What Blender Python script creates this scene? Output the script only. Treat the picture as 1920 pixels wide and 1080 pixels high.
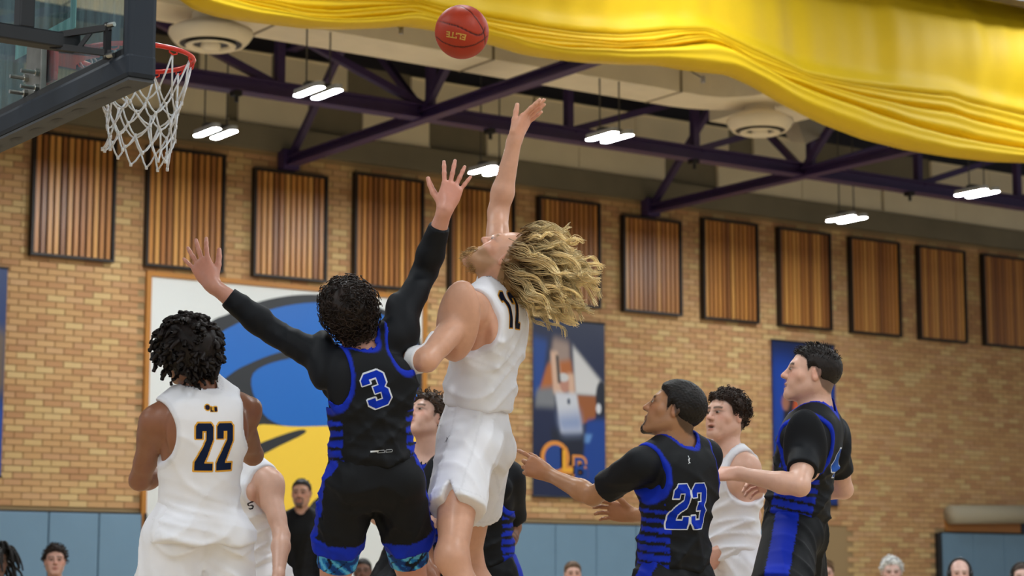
import bpy, math, random, time
import numpy as np
from mathutils import Vector, Matrix
T0 = time.time()
for o in list(bpy.data.objects):
    bpy.data.objects.remove(o, do_unlink=True)
SC = bpy.context.scene
COL = SC.collection

# ------------------------------------------------------------------ camera
# World: X runs along the long brick wall, Y points at it, Z is up. The photographer sits by the baseline.
FPX, CH = 3964.0, 0.97
PITCH = math.atan(570 / FPX)
HEAD = math.radians(55.2)
hd = np.array([math.cos(HEAD), math.sin(HEAD), 0]); rt = np.array([math.sin(HEAD), -math.cos(HEAD), 0]); zz = np.array([0, 0, 1.])
fw = hd * math.cos(PITCH) + zz * math.sin(PITCH); upv = zz * math.cos(PITCH) - hd * math.sin(PITCH)
CAMP = np.array([0, 0, CH])
def ray(x, y): return fw + rt * ((x - 960) / FPX) + upv * ((540 - y) / FPX)
def P(x, y, d): return CAMP + ray(x, y) * d                      # photo pixel + distance -> place in the hall
def onY(x, y, Y): v = ray(x, y); return CAMP + v * (Y / v[1])
def onZ(x, y, Z): v = ray(x, y); return CAMP + v * ((Z - CH) / v[2])
def proj(q):
    v = np.asarray(q) - CAMP; d = v @ fw
    return 960 + FPX * (v @ rt) / d, 540 - FPX * (v @ upv) / d, d
cd = bpy.data.cameras.new('camera'); cam = bpy.data.objects.new('camera', cd); COL.objects.link(cam)
cd.lens = FPX / 1920 * 36; cd.sensor_width = 36; cd.clip_end = 200
M = Matrix(((rt[0], upv[0], -fw[0], 0), (rt[1], upv[1], -fw[1], 0), (rt[2], upv[2], -fw[2], CH), (0, 0, 0, 1)))
cam.matrix_world = M
cd.dof.use_dof = True; cd.dof.focus_distance = 8.5; cd.dof.aperture_fstop = 3.4
SC.camera = cam
# ------------------------------------------------------------------ world, exposure
W = bpy.data.worlds.new('hall_ambient'); SC.world = W; W.use_nodes = True
W.node_tree.nodes['Background'].inputs[0].default_value = (0.95, 0.97, 1.0, 1)
W.node_tree.nodes['Background'].inputs[1].default_value = 0.30
SC.view_settings.view_transform = 'Standard'; SC.view_settings.look = 'None'
SC.view_settings.exposure = 0.44; SC.view_settings.gamma = 1.0; SC.view_settings.use_curve_mapping = False
LAMP_POWER = 215.0
LAMP_COLOR = (0.93, 0.98, 1.0)

# ------------------------------------------------------------------ materials
def srgb(c):
    if isinstance(c, str):
        c = [int(c[i:i + 2], 16) / 255 for i in (0, 2, 4)]
    return tuple(((v + 0.055) / 1.055) ** 2.4 if v > 0.04045 else v / 12.92 for v in c)
MATS = {}
def mat(name, col, rough=0.6, metal=0.0, spec=0.5, noise=0.0, nscale=20.0, bump=0.0, bscale=60.0, vcol=False, emit=0.0, rand=None, trans=0.0, sheen=0.0, sss=0.0, stretch=None, coat=0.0):
    """procedural principled material; noise = colour mottling, vcol = multiplies the painted 'Col' attribute, rand = per-object ramp"""
    if name in MATS: return MATS[name]
    m = bpy.data.materials.new(name); m.use_nodes = True; nt = m.node_tree; N = nt.nodes; L = nt.links
    b = N['Principled BSDF']; c4 = (*srgb(col), 1)
    b.inputs['Base Color'].default_value = c4; b.inputs['Roughness'].default_value = rough
    b.inputs['Metallic'].default_value = metal; b.inputs['Specular IOR Level'].default_value = spec
    b.inputs['Coat Weight'].default_value = coat
    if sheen: b.inputs['Sheen Weight'].default_value = sheen
    if sss:
        b.inputs['Subsurface Weight'].default_value = sss; b.inputs['Subsurface Radius'].default_value = (0.012, 0.005, 0.003); b.inputs['Subsurface Scale'].default_value = 1.0
    src = None
    if vcol:
        a = N.new('ShaderNodeVertexColor'); a.layer_name = 'Col'; src = a.outputs[0]
    if rand:
        oi = N.new('ShaderNodeObjectInfo'); r = N.new('ShaderNodeValToRGB'); r.color_ramp.interpolation = 'CONSTANT' if len(rand) > 3 else 'LINEAR'
        el = r.color_ramp.elements
        while len(el) < len(rand): el.new(0.5)
        for i, c in enumerate(rand):
            el[i].position = i / len(rand); el[i].color = (*srgb(c), 1)
        L.new(oi.outputs['Random'], r.inputs[0]); src = r.outputs[0]
    tc = None
    if noise or bump:
        tc = N.new('ShaderNodeTexCoord'); vec = tc.outputs['Object']
        if stretch:
            mp = N.new('ShaderNodeMapping'); mp.inputs['Scale'].default_value = stretch; L.new(vec, mp.inputs[0]); vec = mp.outputs[0]
    if noise:
        n = N.new('ShaderNodeTexNoise'); n.inputs['Scale'].default_value = nscale; n.inputs['Detail'].default_value = 4; L.new(vec, n.inputs[0])
        mr = N.new('ShaderNodeMapRange'); mr.inputs[1].default_value = 0.25; mr.inputs[2].default_value = 0.75
        mr.inputs[3].default_value = 1 - noise; mr.inputs[4].default_value = 1 + noise; L.new(n.outputs[0], mr.inputs[0])
        mx = N.new('ShaderNodeVectorMath'); mx.operation = 'MULTIPLY'
        if src is not None: L.new(src, mx.inputs[0])
        else: mx.inputs[0].default_value = c4[:3]
        cb = N.new('ShaderNodeCombineXYZ')
        for k in range(3): L.new(mr.outputs[0], cb.inputs[k])
        L.new(cb.outputs[0], mx.inputs[1]); src = mx.outputs[0]
    if src is not None: L.new(src, b.inputs['Base Color'])
    if bump:
        n2 = N.new('ShaderNodeTexNoise'); n2.inputs['Scale'].default_value = bscale; n2.inputs['Detail'].default_value = 3; L.new(vec, n2.inputs[0])
        bp = N.new('ShaderNodeBump'); bp.inputs['Strength'].default_value = bump; bp.inputs['Distance'].default_value = 0.01
        L.new(n2.outputs[0], bp.inputs['Height']); L.new(bp.outputs[0], b.inputs['Normal'])
    if emit:
        b.inputs['Emission Color'].default_value = c4; b.inputs['Emission Strength'].default_value = emit
    if trans:
        b.inputs['Transmission Weight'].default_value = trans
    MATS[name] = m
    return m
# ------------------------------------------------------------------ object helpers
def tag(o, label=None, cat=None, group=None, kind=None):
    if label: o['label'] = label
    if cat: o['category'] = cat
    if group: o['group'] = group
    if kind: o['kind'] = kind
    return o
def empty(name, loc):
    o = bpy.data.objects.new(name, None); COL.objects.link(o); o.location = loc; o.empty_display_size = 0.1
    return o
def link(name, me, m, parent=None):
    o = bpy.data.objects.new(name, me); COL.objects.link(o)
    if m is not None and not me.materials:
        for q in (m if isinstance(m, (list, tuple)) else [m]): me.materials.append(q)
    if parent is not None:
        o.parent = parent
        o.matrix_parent_inverse = Matrix.Translation(parent.location).inverted() if parent.type == 'EMPTY' else Matrix.Identity(4)
    return o
class MB:
    """collects simple shapes (world coordinates) and links them as ONE mesh"""
    def __init__(s): s.v = []; s.f = []; s.n = 0
    def add(s, v, f):
        v = np.asarray(v, float).reshape(-1, 3); s.v.append(v); k = s.n
        s.f += [tuple(int(i) + k for i in q) for q in f]; s.n += len(v); return s
    def box(s, a, b):
        (x0, y0, z0), (x1, y1, z1) = np.minimum(a, b), np.maximum(a, b)
        return s.add([(x0, y0, z0), (x1, y0, z0), (x1, y1, z0), (x0, y1, z0), (x0, y0, z1), (x1, y0, z1), (x1, y1, z1), (x0, y1, z1)],
                     [(0, 3, 2, 1), (4, 5, 6, 7), (0, 1, 5, 4), (1, 2, 6, 5), (2, 3, 7, 6), (3, 0, 4, 7)])
    def bar(s, a, b, w, h, up=(0, 0, 1)):
        a = np.asarray(a, float); b = np.asarray(b, float); d = b - a; d /= np.linalg.norm(d); u = np.asarray(up, float)
        if abs(u @ d) > .99: u = np.array([1., 0, 0])
        u = u - d * (u @ d); u /= np.linalg.norm(u); sd = np.cross(d, u); q = []
        for p in (a, b):
            for i, j in ((-1, -1), (1, -1), (1, 1), (-1, 1)): q.append(p + sd * i * w / 2 + u * j * h / 2)
        return s.add(q, [(0, 1, 2, 3), (7, 6, 5, 4), (0, 4, 5, 1), (1, 5, 6, 2), (2, 6, 7, 3), (3, 7, 4, 0)])
    def ibeam(s, a, b, w, h, t=0.02):
        a = np.asarray(a, float); b = np.asarray(b, float); z = np.array([0, 0, h / 2 - t / 2])
        s.bar(a - z, b - z, w, t); s.bar(a + z, b + z, w, t); return s.bar(a, b, t, h - 2 * t)
    def tube(s, path, r, n=8, closed=False, cap=True):
        p = np.asarray(path, float); m = len(p); rr = np.broadcast_to(np.asarray(r, float), (m,))
        t = (np.roll(p, -1, 0) - np.roll(p, 1, 0)) if closed else np.gradient(p, axis=0)
        t /= np.linalg.norm(t, axis=1)[:, None] + 1e-12
        ref = np.array([0, 0, 1.]) if abs(t[:, 2]).mean() < .8 else np.array([1., 0.2, 0])
        u = np.cross(t, ref); u /= np.linalg.norm(u, axis=1)[:, None] + 1e-12; w = np.cross(u, t)
        an = np.arange(n) * 2 * math.pi / n
        v = (p[:, None] + rr[:, None, None] * (np.cos(an)[None, :, None] * u[:, None] + np.sin(an)[None, :, None] * w[:, None])).reshape(-1, 3)
        f = []
        for i in range(m if closed else m - 1):
            j = (i + 1) % m
            for k in range(n): f.append((i * n + k, i * n + (k + 1) % n, j * n + (k + 1) % n, j * n + k))
        if cap and not closed: f.append(tuple(range(n))[::-1]); f.append(tuple((m - 1) * n + k for k in range(n)))
        return s.add(v, f)
    def lathe(s, c, prof, n=32, axis=2):
        c = np.asarray(c, float); an = np.arange(n) * 2 * math.pi / n; v = []
        for r, z in prof: v += [(c[0] + r * math.cos(x), c[1] + r * math.sin(x), c[2] + z) for x in an]
        f = []
        for i in range(len(prof) - 1):
            for k in range(n): f.append((i * n + k, i * n + (k + 1) % n, (i + 1) * n + (k + 1) % n, (i + 1) * n + k))
        return s.add(v, f)
    def prism(s, poly, y0, y1):
        """(x, z) outline extruded along Y"""
        n = len(poly); v = [(x, y0, z) for x, z in poly] + [(x, y1, z) for x, z in poly]
        f = [tuple(range(n)), tuple(range(2 * n - 1, n - 1, -1))] + [(i, n + i, n + (i + 1) % n, (i + 1) % n) for i in range(n)]
        return s.add(v, f)
    def build(s, name, m, parent=None, smooth=False, bevel=0.0):
        me = bpy.data.meshes.new(name); me.from_pydata(np.concatenate(s.v).tolist(), [], s.f); me.update()
        if smooth: me.shade_smooth()
        o = link(name, me, m, parent)
        if bevel:
            b = o.modifiers.new('bevel', 'BEVEL'); b.width = bevel; b.segments = 2; b.limit_method = 'ANGLE'
        return o
ORD = ['leftmost', 'second', 'third', 'fourth', 'fifth', 'sixth', 'seventh', 'eighth', 'ninth', 'tenth', 'eleventh', 'twelfth', 'thirteenth']
rng = np.random.default_rng(7)
# ================================================================== the hall
WY = 20.4                         # front plane of the long wall
XA, XB = 5.0, 26.5
ZBR = 5.80                        # top of the brickwork
M_floor = mat('maple_floor', 'c9b28c', 0.28, noise=0.12, nscale=3, stretch=(1, 14, 1), bump=0.0)
M_mortar = mat('mortar', 'a08660', 0.9)
M_conc = mat('concrete', '7d7562', 0.85, noise=0.16, nscale=1.6, bump=0.1, bscale=8)
M_cream = mat('cream_panel', 'eee2c6', 0.75, noise=0.04, nscale=3)
M_deck = mat('roof_deck', '2f3531', 0.8, noise=0.15, nscale=5, stretch=(1, 6, 1))
M_purple = mat('purple_steel', '3f2e5c', 0.45, noise=0.08, nscale=10)
M_ductp = mat('duct_paint', 'f5ebd6', 0.6, noise=0.05, nscale=4)
M_lens = mat('led_lens', 'f2fdff', 0.3)
b_ = M_lens.node_tree.nodes['Principled BSDF']; b_.inputs['Emission Color'].default_value = (*LAMP_COLOR, 1); b_.inputs['Emission Strength'].default_value = LAMP_POWER
M_dark = mat('dark_metal', '17171a', 0.5)
M_rod = mat('lamp_rod', '4a4744', 0.6)

tag(MB().box((-8, -8, -0.1), (32, WY + .3, 0)).build('floor', M_floor), kind='structure')
wall = MB().box((XA - 3, WY + 0.004, 0), (XB + 6, WY + 0.30, ZBR)).build('wall_back', M_mortar); tag(wall, kind='structure')
# ---- brickwork: every brick is its own block; the 300 that show largest are parts, the rest one mass
BW, BH, BT = 0.2032, 0.0677, 0.012
RAMP = ['c49a6b', 'c89f6e', 'bf9365', 'cba372', 'c59b6a', 'ccab76', 'bb8d62', 'c9a074', 'd0b17d', 'c2966c', 'b78960', 'c79d6c']
M_brick = mat('brick_face', 'b98a58', 0.85, noise=0.10, nscale=9, rand=RAMP, stretch=(2, 2, 30))
M_brickv = mat('brick_mass', 'b98a58', 0.85, noise=0.10, nscale=9, vcol=True, stretch=(2, 2, 30))
nx, nz = int((XB - XA + 1) / BW), int(ZBR / BH)
jt = 0.009
lx = BW - jt; lz = BH - jt
BV = np.array([(0, 0, 0), (lx, 0, 0), (lx, BT, 0), (0, BT, 0), (0, 0, lz), (lx, 0, lz), (lx, BT, lz), (0, BT, lz)]) - (lx / 2, 0, lz / 2)
BF = [(0, 1, 5, 4), (1, 2, 6, 5), (3, 0, 4, 7), (4, 5, 6, 7), (0, 3, 2, 1)]
cells = []
for k in range(nz):
    for i in range(nx):
        cells.append((XA + (i + .5 * (k % 2)) * BW, BH * (k + .5)))
cells = np.array(cells)
def hidden(x, z):
    if z < 1.80 and not (19.6 < x < 21.1): return True
    if 9.45 < x < 12.95 and z < 4.32: return True
    return False
px = np.array([proj((x, WY - .008, z))[:2] for x, z in cells])
free = (px[:, 0] > 16) & (px[:, 0] < 272) & (px[:, 1] > 478) & (px[:, 1] < 956) & np.array([not hidden(x, z) for x, z in cells])
free |= (px[:, 0] > 210) & (px[:, 0] < 268) & (px[:, 1] > 300) & (px[:, 1] <= 500)
idx = np.where(free)[0]; idx = idx[np.argsort(cells[idx, 0])][:300]
mbk = bpy.data.meshes.new('brick'); mbk.from_pydata(BV.tolist(), [], BF); mbk.materials.append(M_brick)
for q in idx:
    o = link('brick', mbk, None, wall); o.location = (cells[q, 0], WY - BT + 0.002 + rng.uniform(-.0015, .0015), cells[q, 1])
rest = np.array([i for i in range(len(cells)) if i not in set(idx.tolist()) and not hidden(*cells[i])])
off = np.stack([cells[rest, 0], WY - BT + 0.002 + rng.uniform(-.0015, .0015, len(rest)), cells[rest, 1]], 1)
v = (BV[None] + off[:, None]).reshape(-1, 3); f = (np.array([list(q) for q in BF])[None] + 8 * np.arange(len(rest))[:, None, None]).reshape(-1, 4)
me = bpy.data.meshes.new('brickwork'); me.from_pydata(v.tolist(), [], f.tolist())
ca = me.color_attributes.new('Col', 'FLOAT_COLOR', 'POINT')
rc = np.array([srgb(c) for c in RAMP])[rng.integers(0, len(RAMP), len(rest))]
ca.data.foreach_set('color', np.repeat(np.concatenate([rc, np.ones((len(rest), 1))], 1), 8, 0).astype(np.float32).ravel())
tag(link('brickwork', me, M_brickv, wall), kind='stuff')

# ---- concrete edge beam and upper wall
up = MB().box((XA - 3, WY - .02, ZBR), (XB + 6, WY + .30, 6.92)).build('wall_upper', M_conc); tag(up, kind='structure')
tag(MB().box((XA - 3, WY - .09, ZBR), (XB + 6, WY - .02, ZBR + .27)).build('trim_1', M_conc), kind='structure')
cp = [(8.0, 9.55, 'cream wall panel high on the far left behind the rim'), (9.72, 10.36, 'short cream wall panel between rim net and left light'), (10.48, 11.36, 'cream wall panel above the slatted panel left of the truss bearing'), (12.07, 12.97, 'cream wall panel above the raised hand of the black-jersey player'),
      (13.78, 16.49, 'wide cream wall panel behind the shooter\'s raised hand'), (17.35, 20.25, 'wide cream wall panel under the right-hand truss'), (20.29, 24.5, 'cream wall panel at the far right below the yellow curtain')]
for x0, x1, lb in cp:
    e = empty('cream_panel', ((x0 + x1) / 2, WY - .03, 6.1)); tag(e, lb, 'wall panel', 'cream panels on the upper wall')
    n = max(1, round((x1 - x0) / 1.25)); w = (x1 - x0) / n
    for i in range(n):
        MB().box((x0 + i * w + .006, WY - .06, 6.10), (x0 + (i + 1) * w - .006, WY - .02, 6.46)).build('panel_sheet', M_cream, e)
    MB().bar((x0, WY - .05, 6.09), (x1, WY - .05, 6.09), .05, .012).build('bottom_rail', M_cream, e)

for k, (pa, pb, lb) in enumerate(((375, 510, 'upper cream panel right of the round diffuser'), (527, 652, 'upper cream panel behind the left ceiling lamp'), (772, 1000, 'upper cream panel left of the shooter\'s raised hand'), (1004, 1367, 'long upper cream panel behind the middle ceiling lamp'), (1414, 1515, 'short upper cream panel under the right diffuser'), (1747, 1960, 'upper cream panel behind the far right ceiling lamp'))):
    x0, x1 = onY(pa, 150 + .15 * (pa - 500), WY - .06)[0], onY(pb, 150 + .15 * (pb - 500), WY - .06)[0]
    e = empty('cream_panel', ((x0 + x1) / 2, WY - .03, 6.5)); tag(e, lb, 'wall panel', 'cream panels on the upper wall')
    n = max(1, round((x1 - x0) / 1.25)); w = (x1 - x0) / n
    for i in range(n): MB().box((x0 + i * w + .006, WY - .06, 6.48), (x0 + (i + 1) * w - .006, WY - .02, 6.88)).build('panel_sheet', M_cream, e)
    MB().bar((x0, WY - .05, 6.885), (x1, WY - .05, 6.885), .05, .012).build('top_rail', M_cream, e)
tag(MB().box((XA - 3, WY - .02, 6.92), (XB + 6, WY + .30, 7.30)).build('trim_4', mat('roof_fascia', '1d1a26', .6)), kind='structure')
# ---- roof deck with ribs
tag(MB().box((-8, -8, 7.30), (32, WY + .3, 7.45)).build('ceiling', M_deck), kind='structure')
# ---- slatted acoustic panels
M_frame = mat('panel_frame', '1d120b', 0.55)
SLR = ['a96d35', 'c4853f', '8f5a2c', 'cc904a', 'b4783a', 'd2984f', '9c6532', 'bf8140']
M_slat = mat('slat_wood', '7a5030', 0.38, noise=0.14, nscale=6, rand=SLR, stretch=(6, 6, .5))
sl_w, sl_d = 0.046, 0.035
slm = {}
def slat_mesh(h):
    if h not in slm:
        m = MB().box((-sl_w / 2, 0, 0), (sl_w / 2, sl_d, h)); q = bpy.data.meshes.new('slat'); q.from_pydata(np.concatenate(m.v).tolist(), [], m.f); q.materials.append(M_slat); slm[h] = q
    return slm[h]
where = ['half hidden by the backboard', 'behind the hanging net', 'just under the left truss bearing', 'left of the raised sleeve', 'behind the raised sleeved arm', 'right of the blond hair', 'under the right truss bearing',
         'right of the right truss bearing', 'above the navy banner', 'below the right-hand ceiling light', 'second from the right frame edge', 'cut by the right frame edge']
for i in range(12):
    x0 = 8.13 + i * 1.277; x1 = x0 + .92; z0 = 4.38; z1 = 5.585 if i in (2, 6) else 5.68
    e = empty('slat_panel', ((x0 + x1) / 2, WY, z0)); tag(e, f'{ORD[i]} slatted wooden wall panel from the left, {where[i]}', 'wall panel', 'slatted wooden panels on the brick wall')
    MB().box((x0 + .02, WY - .03, z0 + .02), (x1 - .02, WY - .012, z1 - .02)).build('backing', M_frame, e)
    fb = MB(); y0, y1 = WY - .10, WY - .012
    fb.box((x0, y0, z0), (x0 + .028, y1, z1)).box((x1 - .028, y0, z0), (x1, y1, z1)).box((x0 + .028, y0, z0), (x1 - .028, y1, z0 + .028)).box((x0 + .028, y0, z1 - .028), (x1 - .028, y1, z1))
    fb.build('frame', M_frame, e)
    for k in range(12):
        o = link('slat', slat_mesh(round(z1 - z0 - .06, 3)), None, e); o.location = (x0 + .028 + (k + .5) * (.92 - .056) / 12, WY - .075, z0 + .03)
# ---- navy/blue-grey wall pads
M_pad = mat('pad_vinyl', '6d8da6', 0.55, noise=0.03, nscale=4, bump=0.04, bscale=120)
M_padedge = mat('pad_edge', '1d2224', 0.6)
def pads(x0, x1, w, labels):
    n = int(round((x1 - x0) / w)); w = (x1 - x0) / n
    for i in range(n):
        e = empty('wall_pad', (x0 + (i + .5) * w, WY, .1)); tag(e, labels(i, n), 'wall pad', 'grey-blue wall pads')
        MB().box((x0 + i * w + .004, WY - .06, .10), (x0 + (i + 1) * w - .004, WY - .012, 1.76)).build('pad_face', M_pad, e, bevel=.012)
        MB().box((x0 + i * w + .002, WY - .058, 1.762), (x0 + (i + 1) * w - .002, WY - .012, 1.778)).build('top_cap', M_padedge, e)
pl = ['grey-blue wall pad at the far left frame edge', 'grey-blue wall pad behind the seated boy', 'grey-blue wall pad left of the mural']
xs = [7.35, 8.43, 8.976, 9.47]
for i in range(3):
    e = empty('wall_pad', ((xs[i] + xs[i + 1]) / 2, WY, .1)); tag(e, pl[i], 'wall pad', 'grey-blue wall pads')
    MB().box((xs[i] + .004, WY - .06, .10), (xs[i + 1] - .004, WY - .012, 1.77)).build('pad_face', M_pad, e, bevel=.012)
    MB().box((xs[i], WY - .058, 1.772), (xs[i + 1], WY - .012, 1.788)).build('top_cap', M_padedge, e)
pads(12.95, 19.0, .605, lambda i, n: f'{ORD[i]} grey-blue pad of the low row right of the mural')
pads(21.22, 24.3, .62, lambda i, n: f'{ORD[i]} pad of the far right row behind the spectators with headphones')
tag(MB().box((21.14, WY - .075, 0), (21.21, WY - .012, 1.76)).build('trim_2', M_dark), kind='structure')
tag(MB().box((9.475, WY - .07, 0), (9.505, WY - .012, 1.78)).build('trim_3', M_dark), kind='structure')

# ---- painted mural board: plain colour fields in an orange wooden frame
M_ofr = mat('mural_frame_wood', 'b0742a', 0.5, noise=0.1, nscale=5)
M_white = mat('mural_white', 'd9dcdb', 0.5); M_blue = mat('mural_blue', '1263b8', 0.45); M_black = mat('mural_black', '23262b', 0.5); M_yel = mat('mural_yellow', 'eec63c', 0.5)
mx0, mx1, mz0, mz1 = 9.50, 12.90, 0.55, 4.28
e = empty('mural_board', ((mx0 + mx1) / 2, WY, mz0)); tag(e, 'large white wall board with blue, black and yellow colour fields behind the players', 'mural')
for i in range(4):
    w = (mx1 - mx0) / 4
    MB().box((mx0 + i * w + .001, WY - .035, mz0), (mx0 + (i + 1) * w - .001, WY - .012, mz1)).build('board_sheet', M_white, e)
t = .055
for nm, a_, b2 in (('frame_side', (mx0 - t, mz0 - t), (mx0, mz1 + t)), ('frame_side', (mx1, mz0 - t), (mx1 + t, mz1 + t)), ('frame_rail', (mx0, mz1), (mx1, mz1 + t)), ('frame_rail', (mx0, mz0 - t), (mx1, mz0))):
    MB().box((a_[0], WY - .06, a_[1]), (b2[0], WY - .012, b2[1])).build(nm, M_ofr, e)
def wp(pts): return [tuple(onY(x, y, WY - .04)[[0, 2]]) for x, y in pts]
def smoothpoly(pts, n=6):
    p = np.array(pts, float); m = len(p); out = []
    for i in range(m):
        a, b, c, d = p[(i - 1) % m], p[i], p[(i + 1) % m], p[(i + 2) % m]
        for k in range(n):
            t = k / n; out.append(tuple(.5 * (2 * b + (c - a) * t + (2 * a - 5 * b + 4 * c - d) * t * t + (3 * b - a - 3 * c + d) * t ** 3)))
    return out
def field(name, pts, m, layer, sm=6):
    q = smoothpoly(wp(pts), sm) if sm else wp(pts)
    q = [(min(max(x, mx0 + .004), mx1 - .004), z) for x, z in q]
    MB().prism(q, WY - .036 - .0012 * (layer + 1), WY - .036 - .0012 * layer).build(name, m, e)
field('black_sweep', [(388, 612), (430, 588), (500, 562), (580, 552), (660, 560), (730, 585), (785, 620), (785, 800), (640, 800), (500, 815), (440, 800), (330, 780), (350, 700)], M_black, 0)
field('blue_dome', [(402, 640), (450, 604), (520, 577), (600, 567), (680, 577), (745, 606), (782, 645), (784, 700), (690, 660), (600, 650), (520, 662), (450, 690), (398, 720)], M_blue, 1)
field('blue_patch', [(475, 700), (560, 670), (660, 680), (780, 735), (784, 790), (640, 800), (540, 800), (490, 770)], M_blue, 2)
field('yellow_field', [(470, 802), (560, 800), (680, 798), (784, 800), (786, 880), (720, 905), (620, 985), (540, 990), (480, 960), (462, 880)], M_yel, 3)
field('black_arc', [(784, 872), (730, 896), (660, 908), (600, 930), (580, 960), (640, 968), (720, 955), (784, 925)], M_black, 4)
field('black_stroke', [(470, 842), (500, 826), (560, 806), (572, 812), (520, 838), (474, 860)], M_black, 4, 3)

# ---- banners
M_navy = mat('banner_navy', '12204a', 0.4, noise=0.12, nscale=4, bump=0.15, bscale=5); M_ban = mat('banner_print', '12204a', 0.42, vcol=True, bump=0.12, bscale=5)
def banner(x0, x1, z0, z1, label, paint, logo=None):
    e = empty('banner', ((x0 + x1) / 2, WY, z0)); tag(e, label, 'banner', 'navy photo banners')
    nx_, nz_ = (100, 190) if logo else (44, 84)
    u, w = np.meshgrid(np.linspace(0, 1, nx_), np.linspace(0, 1, nz_))
    yy = WY - .045 + .006 * np.sin(u * 9 + 2 * w) * (w ** 2)
    V = np.stack([x0 + u * (x1 - x0), yy, z1 - w * (z1 - z0)], -1).reshape(-1, 3)
    g = np.arange(nx_ * nz_).reshape(nz_, nx_); F_ = np.stack([g[:-1, :-1], g[1:, :-1], g[1:, 1:], g[:-1, 1:]], -1).reshape(-1, 4)
    me = bpy.data.meshes.new('cloth'); me.from_pydata(V.tolist(), [], F_.tolist()); me.shade_smooth()
    c = paint(u.ravel(), w.ravel()); ca = me.color_attributes.new('Col', 'FLOAT_COLOR', 'POINT')
    ca.data.foreach_set('color', np.concatenate([c, np.ones((len(c), 1))], 1).astype(np.float32).ravel())
    link('cloth', me, M_ban, e)
    MB().tube([(x0 - .01, WY - .045, z1 + .005), (x1 + .01, WY - .045, z1 + .005)], .012, 8).build('top_rod', M_dark, e)
    MB().tube([(x0 - .01, WY - .045, z0 - .005), (x1 + .01, WY - .045, z0 - .005)], .012, 8).build('bottom_rod', M_dark, e)
    return e
def sm(x): return np.clip(x, 0, 1) ** 2 * (3 - 2 * np.clip(x, 0, 1))
def ell(u, w, cx, cy, rx, ry, soft=.25, ang=0.):
    dx, dy = u - cx, (w - cy); c, s_ = math.cos(ang), math.sin(ang); a, b2 = dx * c + dy * s_ , -dx * s_ + dy * c
    return sm((1 - np.sqrt((a / rx) ** 2 + (b2 / ry) ** 2)) / soft + .5)
def lay(c, m, col): return c * (1 - m[:, None]) + np.array(srgb(col)) * m[:, None]
def halfp(u, w, a, b2, soft=.03):      # right-hand side of the line a->b
    d = np.array(b2) - np.array(a); n = np.array([-d[1], d[0]]) / np.linalg.norm(d)
    return sm(((u - a[0]) * n[0] + (w - a[1]) * n[1]) / soft + .5)
def quad(u, w, pts, soft=.03):
    m = np.ones_like(u)
    for i in range(len(pts)): m = m * halfp(u, w, pts[i], pts[(i + 1) % len(pts)], soft)
    return m
def paint_main(u, w):
    c = np.tile(srgb('131f45'), (len(u), 1))
    c = lay(c, quad(u, w, [(0, .1), (.2, .12), (.12, .42), (0, .45)], .08), '0d418f')
    c = lay(c, quad(u, w, [(.55, .14), (1.0, .36), (.96, .42), (.58, .42)], .05), 'd6d6d8')
    c = lay(c, quad(u, w, [(.28, .1), (.5, .12), (.52, .3), (.22, .3)], .08), 'a08a80')
    c = lay(c, quad(u, w, [(.2, .25), (.52, .22), (.58, .40), (.08, .42)], .05), 'b3662c')
    c = lay(c, quad(u, w, [(.05, .4), (.3, .38), (.3, .5), (.03, .5)], .06), '7c7f86')
    c = lay(c, quad(u, w, [(.58, .42), (.9, .42), (.86, .55), (.6, .6)], .02), '9c5a2c')
    c = lay(c, quad(u, w, [(.75, .56), (1, .55), (1, .92), (.62, .92)], .05), '0c3f92')
    c = lay(c, ell(u, w, .95, .43, .08, .1), '151a2b'); c = lay(c, ell(u, w, .91, .49, .035, .03), 'd5d8e0')
    c = lay(c, quad(u, w, [(.68, .64), (.82, .64), (.78, .69), (.68, .69)], .03), '5f8fd0')
    c = lay(c, quad(u, w, [(.24, .62), (.72, .62), (.68, .9), (.3, .9)], .06), '141b30')
    c = lay(c, quad(u, w, [(.24, .18), (.34, .18), (.42, .42), (.28, .42)], .04), 'd9b49c')
    c = lay(c, quad(u, w, [(.47, .3), (.56, .3), (.58, .44), (.5, .44)], .04), 'd9b49c')
    c = lay(c, quad(u, w, [(.30, .41), (.60, .41), (.68, .63), (.38, .64)], .04), 'cfd3de')
    c = lay(c, quad(u, w, [(.33, .54), (.66, .52), (.68, .63), (.38, .64)], .12), '8fa0c8')
    c = lay(c, ell(u, w, .43, .36, .065, .05), 'c08a78'); c = lay(c, ell(u, w, .42, .325, .07, .025), 'cfcfd0')
    c = lay(c, quad(u, w, [(.31, .2), (.35, .2), (.38, .36), (.34, .36)], .02), '2b2a2c')
    c = lay(c, ell(u, w, .49, .46, .02, .018), '33415f')
    return c
def paint_two(u, w):
    c = np.tile(srgb('14234f'), (len(u), 1))
    c = lay(c, quad(u, w, [(0, .1), (.35, .1), (.3, 1), (0, 1)], .2), '1440a0')
    c = lay(c, quad(u, w, [(.7, .1), (1, .1), (1, .98), (.7, .98)], .1), '123a96')
    c = lay(c, ell(u, w, .38, .30, .17, .14), 'b4694a'); c = lay(c, ell(u, w, .30, .52, .14, .22), '22202a')
    c = lay(c, ell(u, w, .42, .42, .1, .1), 'c4572e'); c = lay(c, ell(u, w, .2, .38, .06, .05), 'a06a54')
    return c
def paint_left(u, w):
    c = np.tile(srgb('12306a'), (len(u), 1)); c = lay(c, quad(u, w, [(.7, .3), (1, .3), (1, .6), (.7, .6)], .1), '6b5a4a')
    return lay(c, quad(u, w, [(.5, .7), (1, .66), (1, 1), (.5, 1)], .1), '1546a8')
bm = banner(14.45, 15.52, 2.09, 4.20, 'navy photo banner with orange letter emblem, left of the pointing player', paint_main, True)
banner(18.23, 19.33, 2.09, 4.19, 'navy banner behind the head of the player on the right', paint_two)
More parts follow.
